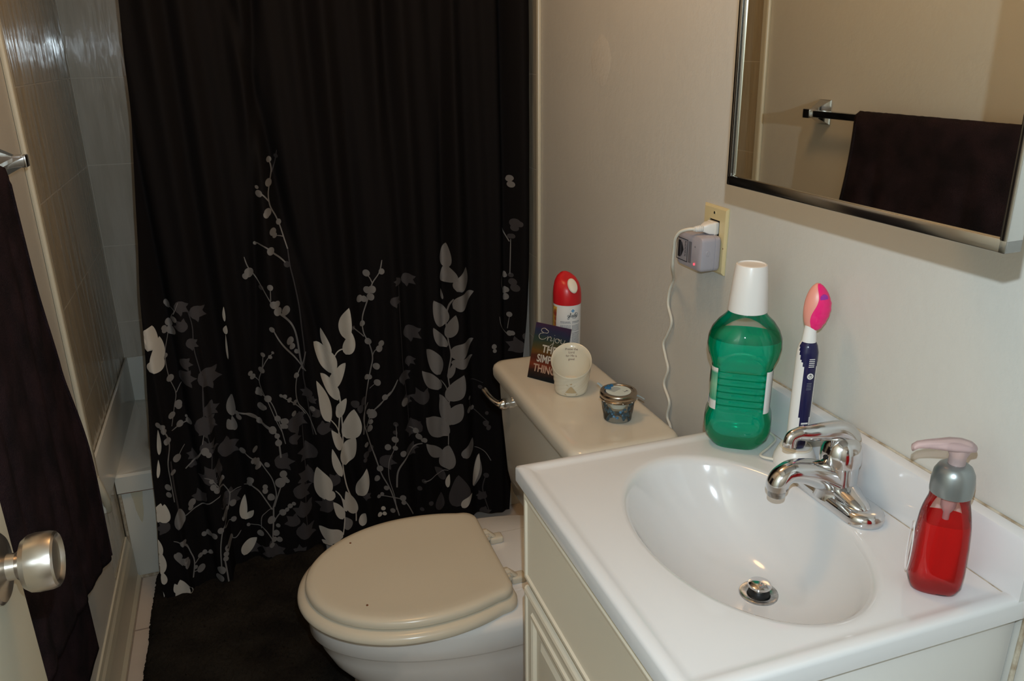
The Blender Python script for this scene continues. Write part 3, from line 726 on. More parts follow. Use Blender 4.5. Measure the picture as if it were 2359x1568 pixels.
# ------------------------------------------------------------------ faucet
FXc, FYc = -.063, -.238
fa = thing('faucet', 'chrome single-lever faucet at the back of the sink', 'faucet', (FXc, FYc, H))
def stad(hx, hy, z, n=14, cx=FXc, cy=FYc):
    out = []
    for s in (1, -1):
        for k in range(n+1):
            a = (0 if s > 0 else PI)+PI*k/n; out.append(Vector((cx+hx*math.cos(a), cy+s*(hy-hx)+hx*math.sin(a), z)))
    return out
g = G(); g.loft([stad(.026, .079, H-.002), stad(.027, .080, H+.003), stad(.0265, .0795, H+.008), stad(.024, .077, H+.012), stad(.020, .073, H+.0145), stad(.010, .063, H+.0145)])
for s in (1, -1):    # raised shoulders of the plate
    g.tube(spline([(FXc, FYc+s*.020, H+.020), (FXc-.002, FYc+s*.040, H+.0165), (FXc, FYc+s*.060, H+.011)], 6), [.020, .0195, .019, .018, .017, .016, .0155, .015, .014, .013, .011, .009, .006], 16, flat=.55)
g.build('base_plate', M['chrome'], fa, True, 60)
g = G(); g.lathe([(.030, .006), (.0275, .014), (.0255, .024), (.0250, .036), (.0250, .052), (.0262, .057)], (FXc, FYc, H), 32, cap1=False)
sp = spline([(FXc, FYc, H+.026), (FXc-.028, FYc, H+.040), (FXc-.052, FYc+.001, H+.050), (FXc-.076, FYc+.002, H+.054), (FXc-.090, FYc+.002, H+.049), (FXc-.096, FYc+.002, H+.040), (FXc-.096, FYc+.002, H+.034)], 6)
nr = len(sp); g.tube(sp, [lerp(.0235, .0155, min(1, i/(nr*.55))) for i in range(nr)], 20, flat=.92)
g.build('spout', M['chrome'], fa, True, 60)
g = G(); g.lathe([(.0105, 0), (.0115, .001), (.0115, .014), (.011, .016)], (FXc-.096, FYc+.002, H+.0215), 24); g.build('aerator', M['chrome_worn'], fa)
g = G()
g.lathe([(.0265, .056), (.0270, .060), (.0265, .072), (.0235, .084), (.017, .092), (.008, .0965), (.0001, .0975)], (FXc, FYc, H), 32)
lv = spline([(FXc+.012, FYc, H+.070), (FXc+.010, FYc, H+.088), (FXc-.006, FYc, H+.102), (FXc-.030, FYc+.002, H+.1045), (FXc-.050, FYc+.005, H+.1045), (FXc-.064, FYc+.007, H+.1055), (FXc-.074, FYc+.009, H+.102), (FXc-.0775, FYc+.009, H+.096), (FXc-.078, FYc+.009, H+.0885)], 5)
nl = len(lv); g.tube(lv, [lerp(.0180, .0092, min(1, (i/(nl-1))*1.5)) for i in range(nl)], 20, flat=.80, up=(0, 1, 0))
g.build('lever', M['chrome'], fa, True, 60)
g = G(); g.lathe([(.0001, 0), (.0035, 0), (.0035, .0012), (.0001, .0014)], (FXc-.0268, FYc-.002, H+.068), 12, M=Matrix.Rotation(-PI/2, 4, 'Y')); g.build('set_screw_cap', M['dark'], fa)
g = G(); g.tube([(FXc+.030, FYc+.002, H+.004), (FXc+.030, FYc+.002, H+.046)], .002, 8); g.lathe([(.002, 0), (.0055, .002), (.006, .006), (.0045, .010), (.001, .012)], (FXc+.030, FYc+.002, H+.044), 14)
g.build('lift_rod', M['chrome'], fa)

# ------------------------------------------------------------------ mouthwash bottle
BX, BY = -.090, -.042
bt = thing('mouthwash_bottle', 'clear bottle of green mouthwash with tall white cap on the sink top', 'bottle', (BX, BY, H-.002))
dv = Vector((.59, .81, 0)).normalized(); wv = Vector((.81, -.59, 0)).normalized()
def oct_ring(hw, hd, z, ch=.35, n=44, p=3.2):
    out = []
    for i in range(n):
        a = 2*PI*i/n; c, s = math.cos(a), math.sin(a); k = (abs(c)**p+abs(s)**p)**(-1/p)
        out.append(Vector((BX, BY, z))+wv*(hw*c*k)+dv*(hd*s*k))
    return out
zb = H-.0024
def bprof(ins=0):
    L = [(.000, .033, .030, 3.5), (.004, .037, .033, 3.5), (.018, .047, .041, 3.6), (.034, .0505, .044, 3.8), (.050, .0500, .044, 4), (.060, .0455, .041, 4.5), (.066, .0440, .040, 5)]
    z = .066
    for k in range(6):
        L += [(z+.003, .0440, .0400, 5), (z+.0055, .0440, .0378, 5), (z+.0075, .0440, .0378, 5), (z+.010, .0440, .0400, 5)]; z += .0108
    L += [(.134, .0445, .0405, 4.5), (.142, .0470, .0425, 4), (.152, .0520, .0455, 3), (.164, .0545, .0465, 2.6), (.176, .0535, .0455, 2.4), (.188, .0490, .0420, 2.2), (.200, .0405, .036, 2), (.209, .031, .030, 2), (.214, .0275, .0275, 2), (.217, .0262, .0262, 2), (.226, .0262, .0262, 2)]
    return L
g = G(); g.loft([oct_ring(a, b, zb+z, p=p) for z, a, b, p in bprof()], cap1=False); g.build('shell', M['clear'], bt, True, 35)
LL = [q for q in bprof() if q[0] <= .176]
g = G(); g.loft([oct_ring(a-.0012, b-.0012, zb+z+(.0012 if z == 0 else 0), p=p) for z, a, b, p in LL]); g.build('mouthwash', M['green_liquid'], bt, True, 35)
g = G(); pc = [(.0262, .2165), (.0288, .2165), (.0290, .219), (.0262, .252), (.0232, .284), (.0222, .2865), (.0205, .2872), (.0195, .2855), (.0001, .2855)]
g.lathe(pc, (BX, BY, zb), 40, cap0=False); g.build('cap', M['white_plastic'], bt, True, 35)
M['lab_green'] = mat('label_green', (.06, .30, .17), .35); n_, l_, b_ = nt(M['lab_green'])
c_ = coords(M['lab_green'], loc=(0, 0, -(zb+.07))); sx_ = n_.new('ShaderNodeSeparateXYZ'); l_.new(c_, sx_.inputs[0]); dvn = n_.new('ShaderNodeMath'); dvn.operation = 'DIVIDE'; dvn.inputs[1].default_value = .075; l_.new(sx_.outputs['Z'], dvn.inputs[0])
rp = n_.new('ShaderNodeValToRGB'); e = rp.color_ramp.elements; e[0].position = 0; e[0].color = (.62, .62, .58, 1); e[1].position = 1; e[1].color = (.68, .66, .60, 1)
for p_, c in ((.14, (.62, .62, .58, 1)), (.17, (.05, .30, .17, 1)), (.5, (.22, .45, .28, 1)), (.75, (.07, .30, .18, 1)), (.80, (.62, .60, .54, 1))):
    ee = e.new(p_); ee.color = c
l_.new(dvn.outputs[0], rp.inputs[0]); l_.new(rp.outputs[0], b_.inputs['Base Color'])
def side_label(name, a0_, a1_, mm):
    g = G(); nn = 20; V = []
    for j in range(2):
        z = zb+(.0670 if j == 0 else .1345)
        for i in range(nn+1):
            a = lerp(a0_, a1_, i/nn); c, s_ = math.cos(a), math.sin(a); k = (abs(c)**5+abs(s_)**5)**(-.2)
            V.append(Vector((BX, BY, z))+wv*((.0450)*c*k)+dv*((.0412)*s_*k))
    g.add(V, [[i, i+1, nn+2+i, nn+1+i] for i in range(nn)]); return g.build(name, mm, bt, False)
flab = side_label('front_label', PI-.62, PI+.90, M['lab_green'])
lb = side_label('back_label', -.86, .62, M['can_white'])
M_s = frame(Vector((BX, BY, zb+.117))-wv*.0450+dv*(-.020), -dv, (0, 0, 1), -wv)
g = G(); g.add([M_s @ Vector((.0095*math.cos(2*PI*i/24), .013*math.sin(2*PI*i/24), .0002)) for i in range(24)], [list(range(24))]); g.add([M_s @ Vector((.008*math.cos(2*PI*i/24), .0112*math.sin(2*PI*i/24), .0004)) for i in range(24)], [list(range(24))], 1)
g.build('label_seal', [M['black_ink'], M['orange']], flab, False)
g = G(); g.box((-.008, -.007, 0), (.008, .007, .0003), 0, M=frame(Vector((BX, BY, zb+.078))-wv*.0450+dv*(-.018), -dv, (0, 0, 1), -wv)); g.box((-.006, -.002, .0003), (.006, .003, .0005), 1, M=frame(Vector((BX, BY, zb+.078))-wv*.0450+dv*(-.018), -dv, (0, 0, 1), -wv)); g.build('label_badge', [M['can_white'], M['ink_grey']], flab, False)
g = G(); Mb = frame(Vector((BX, BY, zb+.10))+wv*.0449, dv, (0, 0, 1), wv)
for k in range(16): g.box((-.026, .030-k*.004, 0), (-.004-.004*(k % 3), .0318-k*.004, .0002), 0, M=Mb)
g.build('label_print', M['ink_grey'], lb, False)

# ------------------------------------------------------------------ electric toothbrush on charger
TX, TY = -.049, -.133; TZ = H-.0024
ch = thing('toothbrush_charger', 'round white charging base holding the electric toothbrush', 'charger', (TX, TY, TZ))
g = G(); g.lathe([(.031, 0), (.0315, .004), (.030, .012), (.026, .022), (.0235, .026), (.0225, .0275), (.020, .0275)], (TX, TY, TZ), 40); g.build('body', M['white_plastic'], ch, True, 30)
g = G(); g.lathe([(.0232, .0262), (.0236, .027), (.0225, .0285), (.0195, .0285)], (TX, TY, TZ), 40, cap0=False, cap1=False); g.build('rim', M['porc'], ch)
g = G(); g.tube(spline([(TX-.026, TY+.010, TZ+.004), (TX-.038, TY+.030, TZ+.003), (TX-.010, TY+.048, TZ+.003), (TX+.018, TY+.070, TZ+.003), (TX+.022, TY+.112, TZ+.003)], 6), .002, 8); g.build('cord', M['cord'], ch)
tb = thing('electric_toothbrush', 'white and navy electric toothbrush with a pink head cover', 'toothbrush', (TX, TY, TZ+.028))
FD = Vector((-.42, -.91, 0)).normalized(); FR = Vector((.91, -.42, 0)).normalized()      # front faces the room
FD2 = Vector((-.20, -.98, 0)).normalized(); FR2 = Vector((-FD2.y, FD2.x, 0))
def at(z, a, r, fl=1.0): return Vector((TX, TY, TZ+z))+FR2*(r*math.cos(a))+FD2*(r*fl*math.sin(a))
hp = [(.029, .0125), (.035, .0148), (.06, .0152), (.10, .0150), (.14, .0150), (.165, .0152), (.178, .0148), (.188, .0125), (.193, .0100)]
g = G(); NA = 40; V = []; F = []; MI = []
zz = []; 
for k in range(len(hp)-1):
    for q in range(4): zz.append((lerp(hp[k][0], hp[k+1][0], q/4), lerp(hp[k][1], hp[k+1][1], q/4)))
zz.append(hp[-1])
for z, r in zz: V += [at(z, 2*PI*i/NA, r) for i in range(NA)]
for k in range(len(zz)-1):
    for i in range(NA):
        a = (2*PI*(i+.5)/NA-PI/2+PI) % (2*PI)-PI; zm = zz[k][0]
        half = lerp(.50, .62, (zm-.03)/.12) if zm < .15 else lerp(.62, 1.5, min(1, (zm-.15)/.035))
        F.append([k*NA+i, k*NA+(i+1) % NA, (k+1)*NA+(i+1) % NA, (k+1)*NA+i]); MI.append(1 if abs(a) < half else 0)
g.add(V, F); g.m = MI; g.add([at(zz[-1][0], 2*PI*i/NA, zz[-1][1]) for i in range(NA)], [list(range(NA))], 0)
hnd = g.build('handle', [M['white_plastic'], M['navy']], tb, True, 50)
Mp = frame(Vector((TX, TY, TZ+.145))+FD2*.0154, -FR2, (0, 0, 1), FD2)
g = G(); g.lathe([(.0046, 0), (.0046, .0006), (.0001, .0006)], (0, 0, 0), 24, M=Mp, cap0=False); pb_ = g.build('power_button', M['white_plastic'], tb)
g = G()
g.lathe([(.0020, .0007), (.0026, .0007), (.0026, .0009), (.0020, .0009)], (0, 0, 0), 20, M=Mp, cap0=False, cap1=False); g.box((-.0004, 0, .0007), (.0004, .0032, .001), M=Mp); g.build('power_symbol', M['black_ink'], pb_, False)
g = G()
for k in range(5): g.box((-.004, .014+k*.0028, -.0002), (.004, .0150+k*.0028, .0006), M=Mp)
g.build('grip_ridges', M['can_white'], hnd, False)
g = G()
for k in range(5): g.box((-.0035, -.011-k*.0024, -.0002), (.0035, -.0104-k*.0024, .0002), M=Mp)
g.build('grip_lines', M['ink_grey'], hnd, False)
g = G()
for k in range(2): g.box((-.005, -.075-k*.005, -.0002), (.005, -.0725-k*.005, .0003), M=Mp)
g.build('handle_print', M['can_white'], hnd, False)
g = G(); g.lathe([(.0100, .192), (.0098, .196), (.0088, .205), (.0080, .215), (.0076, .226)], (TX, TY, TZ), 24, cap0=False); g.build('brush_stem', M['white_plastic'], tb)
# travel cover: pink shell in front, peach shell behind
CV = Vector((TX+.004, TY, TZ+.2310))
def cov(t, a, off=0):
    z = lerp(-.020, .046, t); ww = (math.sin(PI*(t*.90+.09)))**.55; sh = .003*math.sin(t*PI)
    return CV+Vector((0, 0, z))+FR2*((.0185*ww+off)*math.cos(a)+sh)+FD2*((.0165*ww+off)*math.sin(a))
for nm, a0, a1, mm in (('cover_front', .1, 2.2, M['pink']), ('cover_back', 2.2, 2*PI+.1, M['peach'])):
    g = G(); nt_, na_ = 22, 22; V = []
    for i in range(nt_+1):
        t = i/nt_; sw = .25*math.sin(t*2*PI)
        for j in range(na_+1):
            a = lerp(a0+sw*(1 if nm == 'cover_front' else 1), a1+sw, j/na_)
            rdg = .0009*max(0, math.sin(i*PI/1.5)) if (nm == 'cover_front' and t < .6 and 4 < j < 18) else 0
            V.append(cov(t, a, rdg))
    g.add(V, [[i*(na_+1)+j, i*(na_+1)+j+1, (i+1)*(na_+1)+j+1, (i+1)*(na_+1)+j] for i in range(nt_) for j in range(na_)])
    bot = [k for k in range(na_+1)]; tp_ = [nt_*(na_+1)+k for k in range(na_+1)]
    g.f += [bot, tp_]; g.m += [0, 0]
    g.build(nm, mm, tb, True, 70)
an_ = 1.45; nv_ = FR2*math.cos(an_)+FD2*math.sin(an_); tv_ = Vector((-nv_.y, nv_.x, 0))
g = G(); g.lathe([(.0001, -.004), (.0062, -.004), (.0058, -.0004), (.0001, .0006)], cov(.72, an_), 20, M=frame((0, 0, 0), tv_, Vector((0, 0, 1)), nv_)); g.build('bristle_window', M['purple'], tb)

# ------------------------------------------------------------------ soap dispenser
SX, SY = -.087, -.430; SZ = H-.0024
so = thing('soap_dispenser', 'clear pump bottle of red foaming hand soap near the backsplash', 'soap dispenser', (SX, SY, SZ))
sd = Vector((.62, .78, 0)).normalized(); sw = Vector((.78, -.62, 0)).normalized()
def sring(hw, hd, z, p=3.2, n=44, ox=0):
    out = []
    for i in range(n):
        a = 2*PI*i/n; c, s = math.cos(a), math.sin(a); k = (abs(c)**p+abs(s)**p)**(-1/p)
        out.append(Vector((SX, SY, SZ+z))+sw*(hw*c*k+ox)+sd*(hd*s*k))
    return out
SP = [(0, .0215, .017, 3), (.003, .0250, .0205, 3), (.012, .0278, .0235, 3.2), (.030, .0280, .0240, 3.6), (.065, .0268, .0232, 3.6), (.084, .0256, .0225, 3.4), (.090, .0252, .0222, 3.3), (.100, .0238, .0214, 2.9), (.108, .0222, .0206, 2.5), (.116, .0206, .0200, 2.1), (.126, .0198, .0198, 2)]
g = G(); g.loft([sring(a, b, z, p) for z, a, b, p in SP], cap1=False); g.build('shell', clear_mat('pinkish_clear', (.97, .86, .86), diff=.015, dcol=(.8, .3, .3)), so, True, 40)
SL = [q for q in SP if q[0] <= .0901]
g = G(); g.loft([sring(a-.0016, b-.0016, z+(.0016 if z == 0 else 0), p) for z, a, b, p in SL]); g.build('hand_soap', M['red_liquid'], so, True, 40)
g = G(); g.lathe([(.0035, .02), (.0035, .098), (.008, .106), (.009, .126)], (SX, SY, SZ), 16); g.build('dip_tube', M['clear_pink'], so)
g = G(); g.lathe([(.0200, .1225), (.0214, .1235), (.0218, .127), (.0218, .138), (.0205, .148), (.0168, .1555), (.0120, .159), (.0100, .159)], (SX, SY, SZ), 40); g.build('collar', M['silver'], so, True, 40)
pd = Vector((-.905, .42, 0)).normalized()
g = G(); g.lathe([(.0088, .158), (.0086, .168), (.0108, .173), (.0114, .178)], (SX, SY, SZ), 24)
c0 = Vector((SX, SY, SZ))
rs = []
for t, hw, zlo, zhi in ((-.016, .0055, .1770, .182), (-.013, .0105, .175, .1845), (-.004, .0135, .1745, .187), (.008, .0125, .1745, .188), (.020, .0092, .1755, .187), (.033, .0070, .1765, .1855), (.043, .0055, .176, .1835), (.048, .0042, .172, .1805)):
    pq = Vector((-pd.y, pd.x, 0)); c = c0+pd*t
    rs.append([c+pq*(hw*math.cos(a))+Vector((0, 0, lerp(zlo, zhi, .5+.5*math.sin(a)))) for a in [2*PI*i/18 for i in range(18)]])
g.loft(rs); g.build('pump_head', M['clear_pink'], so, True, 60)
# oval label outline on the left flank
g = G(); ml = frame(c0+Vector((0, 0, .048))-sw*.0290, sd, (0, 0, 1), -sw)
g.tube([ml @ Vector((.0125*math.cos(a), .032*math.sin(a), .0008)) for a in [2*PI*i/40 for i in range(41)]], .0007, 6, caps=False); g.build('label_outline', M['can_white'], so)

# ------------------------------------------------------------------ mirror cabinet
MX, MY, MZ0, MZ1, MW = -.2677, -.2309, 1.2813, 1.86, .349; PHI, TAU = -.0134, -.0126
mc = thing('mirror_cabinet', 'chrome framed mirror cabinet on the wall above the sink', 'mirror', (0, -.40, MZ0))
al = Vector((-math.sin(PHI), -math.cos(PHI), 0)); n0 = Vector((-math.cos(PHI), math.sin(PHI), 0)); uz = Vector((0, 0, 1))
nrm = n0*math.cos(TAU)+uz*math.sin(TAU); uq = uz*math.cos(TAU)-n0*math.sin(TAU); MHt = MZ1-MZ0
Md = frame(Vector((MX, MY, MZ0)), al, nrm, uq)
g = G(); g.box((-.249, MY-MW+.008, MZ0+.050), (-.0005, MY-.006, MZ1-.004), 0, .002); g.build('case', M['white_plastic'], mc)
g = G(); g.add([Md @ Vector(p) for p in ((.006, .0005, .010), (MW-.006, .0005, .010), (MW-.006, .0005, MHt-.01), (.006, .0005, MHt-.01))], [[0, 1, 2, 3]])
g.build('mirror_glass', M['mirror'], mc, False)
g = G(); g.box((.001, -.013, .001), (MW-.001, -.0005, MHt-.001), M=Md); g.build('door_back', M['white_plastic'], mc, False)
g = G(); fw, fd = .0065, .0035
g.box((0, -.013, 0), (MW, fd, .0105), 0, .0012, M=Md); g.box((0, -.013, MHt-.011), (MW, fd, MHt), 0, .0012, M=Md)
g.box((0, -.013, 0), (fw, fd, MHt), 0, .0012, M=Md); g.box((fw+.0015, -.001, .011), (fw+.0035, fd-.001, MHt-.01), 0, .0006, M=Md); g.box((MW-fw, -.013, 0), (MW, fd, MHt), 0, .0012, M=Md)
g.build('frame', M['chrome_frame'], mc)

# ------------------------------------------------------------------ outlet and plug-in repeller
oz1, oz0, oy1, oy0 = 1.1663, 1.0493, .2284, .1554
ot = thing('wall_outlet', 'ivory wall outlet plate below the mirror cabinet', 'outlet', (0, (oy0+oy1)/2, oz0))
g = G()
def orr(ins, dx, a=oy0, b=oy1, c=oz0, d=oz1): return [Vector((-dx, a+ins, c+ins)), Vector((-dx, b-ins, c+ins)), Vector((-dx, b-ins, d-ins)), Vector((-dx, a+ins, d-ins))]
ha, hb, hc, hd = .1755, .2085, .074+oz0-.049+.0, 1.1425
hc = 1.0745
g.loft([orr(0, .0003), orr(0, .0028), orr(.004, .0055), [Vector((-.0055, y, z)) for y, z in ((ha, hc), (hb, hc), (hb, hd), (ha, hd))], [Vector((-.003, y, z)) for y, z in ((ha, hc), (hb, hc), (hb, hd), (ha, hd))]], cap0=False, cap1=False)
g.build('cover_plate', M['ivory'], ot, True, 20)
g = G(); g.box((-.0035, ha-.001, hc-.001), (-.0008, hb+.001, hd+.001)); g.build('receptacle', M['dark'], ot, False)
for z in (1.1545, ): 
    g = G(); g.lathe([(.0032, 0), (.003, .0012), (.0001, .0016)], (-.0052, .192, z), 14, M=Matrix.Rotation(-PI/2, 4, 'Y')); g.build('screw', M['ivory'], ot)
    g = G(); g.box((-.0071, .1905, z-.0022), (-.0066, .1935, z+.0022)); g.box((-.0071, .1900, z-.0004), (-.0067, .1940, z+.0004)); g.build('screw_slot', M['dark'], ot, False)
g = G(); g.lathe([(.0014, 0), (.0001, .0006)], (-.0056, .160, 1.097), 10, M=Matrix.Rotation(-PI/2, 4, 'Y')); g.build('nick', M['stain'], ot)

DXa, DXb, DY0, DY1, DZ0, DZ1 = -.046, -.0062, .163, .245, 1.0565, 1.118
pr_ = thing('pest_repeller', 'grey plug-in pest repeller with red light, plugged into the outlet', 'pest repeller', (-.006, (DY0+DY1)/2, DZ0))
g = G()
def yz(ins, x, ry=.008):
    r = []; cyy, czz = (DY0+DY1)/2, (DZ0+DZ1)/2
    for p in rrect(cyy, czz, (DY1-DY0)/2-ins, (DZ1-DZ0)/2-ins, ry, 0, 5): r.append(Vector((x, p.x, p.y)))
    return r
g.loft([yz(.004, DXb), yz(.001, DXb-.002), yz(0, DXb-.004), yz(0, -.0185), yz(.0008, -.0188), yz(.0008, -.0196), yz(0, -.0199), yz(0, DXa+.006), yz(.0015, DXa+.002), yz(.005, DXa)])
rcase = g.build('case', M['grey_plastic'], pr_, True, 30)
MF = frame((DXa-.0004, .207, 1.087), (0, -1, 0), (0, 0, 1), (-1, 0, 0))   # front face: right = -y
def fb(g, a, b, c, d, t=.0004, mi=0): g.box((a, b, 0), (c, d, t), mi, M=MF)
g = G(); th = .0011
a, b, c, d = -.036, -.021, .000, .019
fb(g, a, b, c, b+th); fb(g, a, d-th, c, d); fb(g, a, b, a+th, d); fb(g, c-th, b, c, d)
fb(g, a+.004, -.016, a+.0125, .014)
V = [MF @ Vector(p) for p in ((-.020, -.014, .0003), (-.013, -.001, .0003), (-.020, .012, .0003), (-.022, .012, .0003), (-.022, -.014, .0003))]; g.add(V, [[0, 1, 2, 3, 4]])
v, f = text_obj(None, 'RIDDEX', .0078, MF @ frame((-.0098, .0165, .0004), (0, -1, 0), (1, 0, 0), (0, 0, 1)), None, None, align='LEFT', spacing=1.05); g.add(v, f)
g.build('front_print', M['black_ink'], rcase, False)
g = G(); fb(g, .0035, -.020, .0125, .018, .0003); g.build('front_window', M['grey_panel'], rcase, False)
g = G(); g.lathe([(.0022, 0), (.0018, .001), (.0001, .0014)], MF @ Vector((.024, -.019, 0)), 14, M=Matrix.Rotation(-PI/2, 4, 'Y')); g.build('indicator_light', M['led'], rcase)
g = G(); g.lathe([(.0016, 0), (.0012, .0005), (.0001, .0006)], MF @ Vector((.024, .012, 0)), 12, M=Matrix.Rotation(-PI/2, 4, 'Y')); g.build('pin_hole', M['grey_panel'], rcase)
g = G(); g.lathe([(.0048, 0), (.0048, .001), (.004, .0016), (.0001, .0012)], (-.033, DY0+.0005, 1.090), 20, M=Matrix.Rotation(PI/2, 4, 'X'), sx=.8, sy=1.2); g.build('side_button', M['grey_plastic'], rcase)

pc_ = thing('power_cord', 'white power cord hanging from the outlet down behind the toilet tank', 'cord', (-.006, .19, 1.13))
g = G()
def plug(z=1.1285, y=.192):
    rs = []
    for x, hy, hz in ((-.0035, .0125, .0105), (-.006, .0135, .0115), (-.011, .0135, .0115), (-.0115, .0125, .0105), (-.020, .0115, .0095), (-.026, .0085, .0072), (-.030, .0062, .0055)):
        rs.append([Vector((x, p.x, p.y)) for p in rrect(y, z, hy, hz, .003, 0, 3)])
    g.loft(rs)
    for k in range(4): g.lathe([(.0058-.0003*k, 0), (.0062-.0003*k, .0006), (.0058-.0003*k, .0018)], (-.0305-k*.0034, y, z), 14, M=Matrix.Rotation(-PI/2, 4, 'Y'))
    g.tube([(-.030, y, z), (-.046, y, z)], .0042, 12)
plug(); g.build('plug', M['white_plastic'], pc_, True, 40)
cp = [(-.044, .192, 1.1285), (-.054, .198, 1.1275), (-.062, .212, 1.120), (-.063, .224, 1.105), (-.058, .234, 1.085), (-.053, .244, 1.062), (-.044, .258, 1.04), (-.010, .310, 1.005), (-.006, .330, .975), (-.006, .332, .945), (-.006, .315, .915), (-.006, .328, .885), (-.006, .342, .860), (-.006, .330, .835), (-.006, .318, .812), (-.006, .330, .775), (-.006, .305, .745), (-.006, .310, .71), (-.006, .29, .67), (-.010, .30, .5), (-.012, .31, .2)]
g = G(); g.tube(spline(cp, 8), .0030, 10, flat=1.0); g.build('cable', M['cord'], pc_)

# ------------------------------------------------------------------ things on the tank lid
TZ_ = .7355
# air freshener can
CX, CY = -.127, .560
cn = thing('air_freshener_can', 'white air freshener spray can with red cap, behind the small sign', 'spray can', (CX, CY, TZ_))
g = G(); g.lathe([(.0285, 0), (.0305, .003), (.0305, .165), (.0300, .168)], (CX, CY, TZ_), 48); cbody = g.build('can_body', M['can_white'], cn, True, 40)
cdv = (Vector((CAM.x-CX, CAM.y-CY, 0))).normalized(); cdr = Vector((-cdv.y, cdv.x, 0))
if cdr.x < 0: cdr = -cdr
a0 = math.atan2(cdv.y, cdv.x)
def on_can(u, z, off=.0004):     # u: metres round the can to the right of the front
    a = a0+u/.0305; return Vector((CX+(.0305+off)*math.cos(a), CY+(.0305+off)*math.sin(a), TZ_+z))
# cap with slanted top and thumb opening
g = G(); n = 48; rs = []
cdir = (cdr*.42+cdv*.80).normalized()
for t, r in ((0, .0310), (.004, .0314), (.02, .0312), (.034, .0300), (.046, .0268), (.055, .0215), (.0605, .0140), (.062, .006)):
    rs.append([Vector((CX, CY, TZ_+.163))+Vector((r*math.cos(2*PI*i/n), r*math.sin(2*PI*i/n), 0))+(-cdir)*(.006*(t/.06)**2)+Vector((0, 0, t-.006*(t/.062)**2*math.cos(2*PI*i/n-math.atan2(cdir.y, cdir.x)))) for i in range(n)])
g.loft(rs, cap0=False); ccap = g.build('cap', M['red_cap'], cn, True, 50)
oc = Vector((CX, CY, TZ_+.163+.0445))+cdir*.0255
on = (cdir*.80+Vector((0, 0, .62))).normalized(); ou = Vector((-cdir.y, cdir.x, 0)); ov = on.cross(ou)
g = G(); g.lathe([(.0001, .0009), (.0085, .0006), (.0105, -.001), (.0110, -.004)], oc+on*.0012, 30, M=frame((0, 0, 0), ou, ov, on), sx=1.0, sy=1.6, cap0=False, cap1=False); g.build('cap_opening', M['wax'], ccap, True, 50)
g = G()
def bend(u0, z0, s=1): return lambda p: on_can(u0+p.x*s, z0+p.y)
# logo lettering drawn as strokes
def strokes(g, lst, fn, r, mi=0, n=5):
    for s in lst: g.tube([fn(p) for p in spline([(x, y, 0) for x, y in s], n)], r, 5, mi)
gl = [[(.9, 1), (.3, 1.1), (.05, .6), (.35, .1), (.85, .5), (.95, 1.05), (.9, .2), (.8, -.8), (.3, -1.1), (.1, -.7), (.6, -.1), (1.1, .2)],
      [(1.1, .2), (1.6, 1.4), (1.65, 2.1), (1.4, 2.0), (1.35, .8), (1.5, .1), (1.9, .2)],
      [(2.7, .9), (2.2, 1.1), (1.95, .6), (2.2, .05), (2.6, .5), (2.75, 1.0), (2.75, .3), (3.0, .1)],
      [(3.8, .9), (3.3, 1.1), (3.05, .6), (3.3, .05), (3.7, .5), (4.0, 1.4), (4.1, 2.2), (3.85, 1.0), (3.85, .2), (4.1, .15)],
      [(4.1, .15), (4.8, .6), (4.8, 1.05), (4.4, .9), (4.3, .4), (4.6, .02), (5.1, .25)],
      [(4.2, 1.8), (5.0, 2.0), (5.5, 1.3), (5.2, .2), (4.2, -.6), (3.0, -.55), (2.4, -.2)]]
sc = .0044
# rotate the u direction so that +u runs to the viewer's right
sgn = 1 if (on_can(.01, 0)-on_can(0, 0)).dot(cdr) > 0 else -1
strokes(g, gl, lambda p: on_can(sgn*(.001+p.x*sc), .137+p.y*sc), .00045)
g.build('logo_print', M['black_ink'], cbody, False)
g = G()
for dx, dy in ((0, 0), (.0022, .0022), (-.0022, .0022), (0, .0044)):
    q = [on_can(sgn*(.013+dx+a), .149+dy+b, .0006) for a, b in ((-.0019, 0), (0, -.0019), (.0019, 0), (0, .0019))]; g.add(q, [[0, 1, 2, 3]])
g.build('logo_mark', M['blue'], cbody, False)
g = G(); z = .125
for k in range(42):
    z = .125-k*.0026
    if z < .012: break
    for u0, u1 in ((-.015, .0085), (.0115, .031)):
        if k in (2, 9, 22) : continue
        uu = u0; hh = .0007 if k not in (0, 10, 23) else .0011
        while uu < u1-.001:
            L_ = random.uniform(.001, .0035); e_ = min(uu+L_, u1)
            g.add([on_can(sgn*uu, z), on_can(sgn*e_, z), on_can(sgn*e_, z+hh*1.6), on_can(sgn*uu, z+hh*1.6)], [[0, 1, 2, 3]]); uu = e_+.0006
g.build('fine_print', M['ink_grey'], cbody, False)
M['can_art'] = mat('can_artwork', (.4, .25, .05), .3); mottle(M['can_art'], (.30, .05, .03), (.75, .50, .08), 60, .4, .6)
g = G(); V = []
for j in range(8):
    for i in range(9): V.append(on_can(sgn*lerp(-.060, -.0255+.002*math.sin(j), i/8), lerp(.03, .158, j/7)))
g.add(V, [[j*9+i, j*9+i+1, (j+1)*9+i+1, (j+1)*9+i] for j in range(7) for i in range(8)]); g.build('can_artwork', M['can_art'], cbody, True)

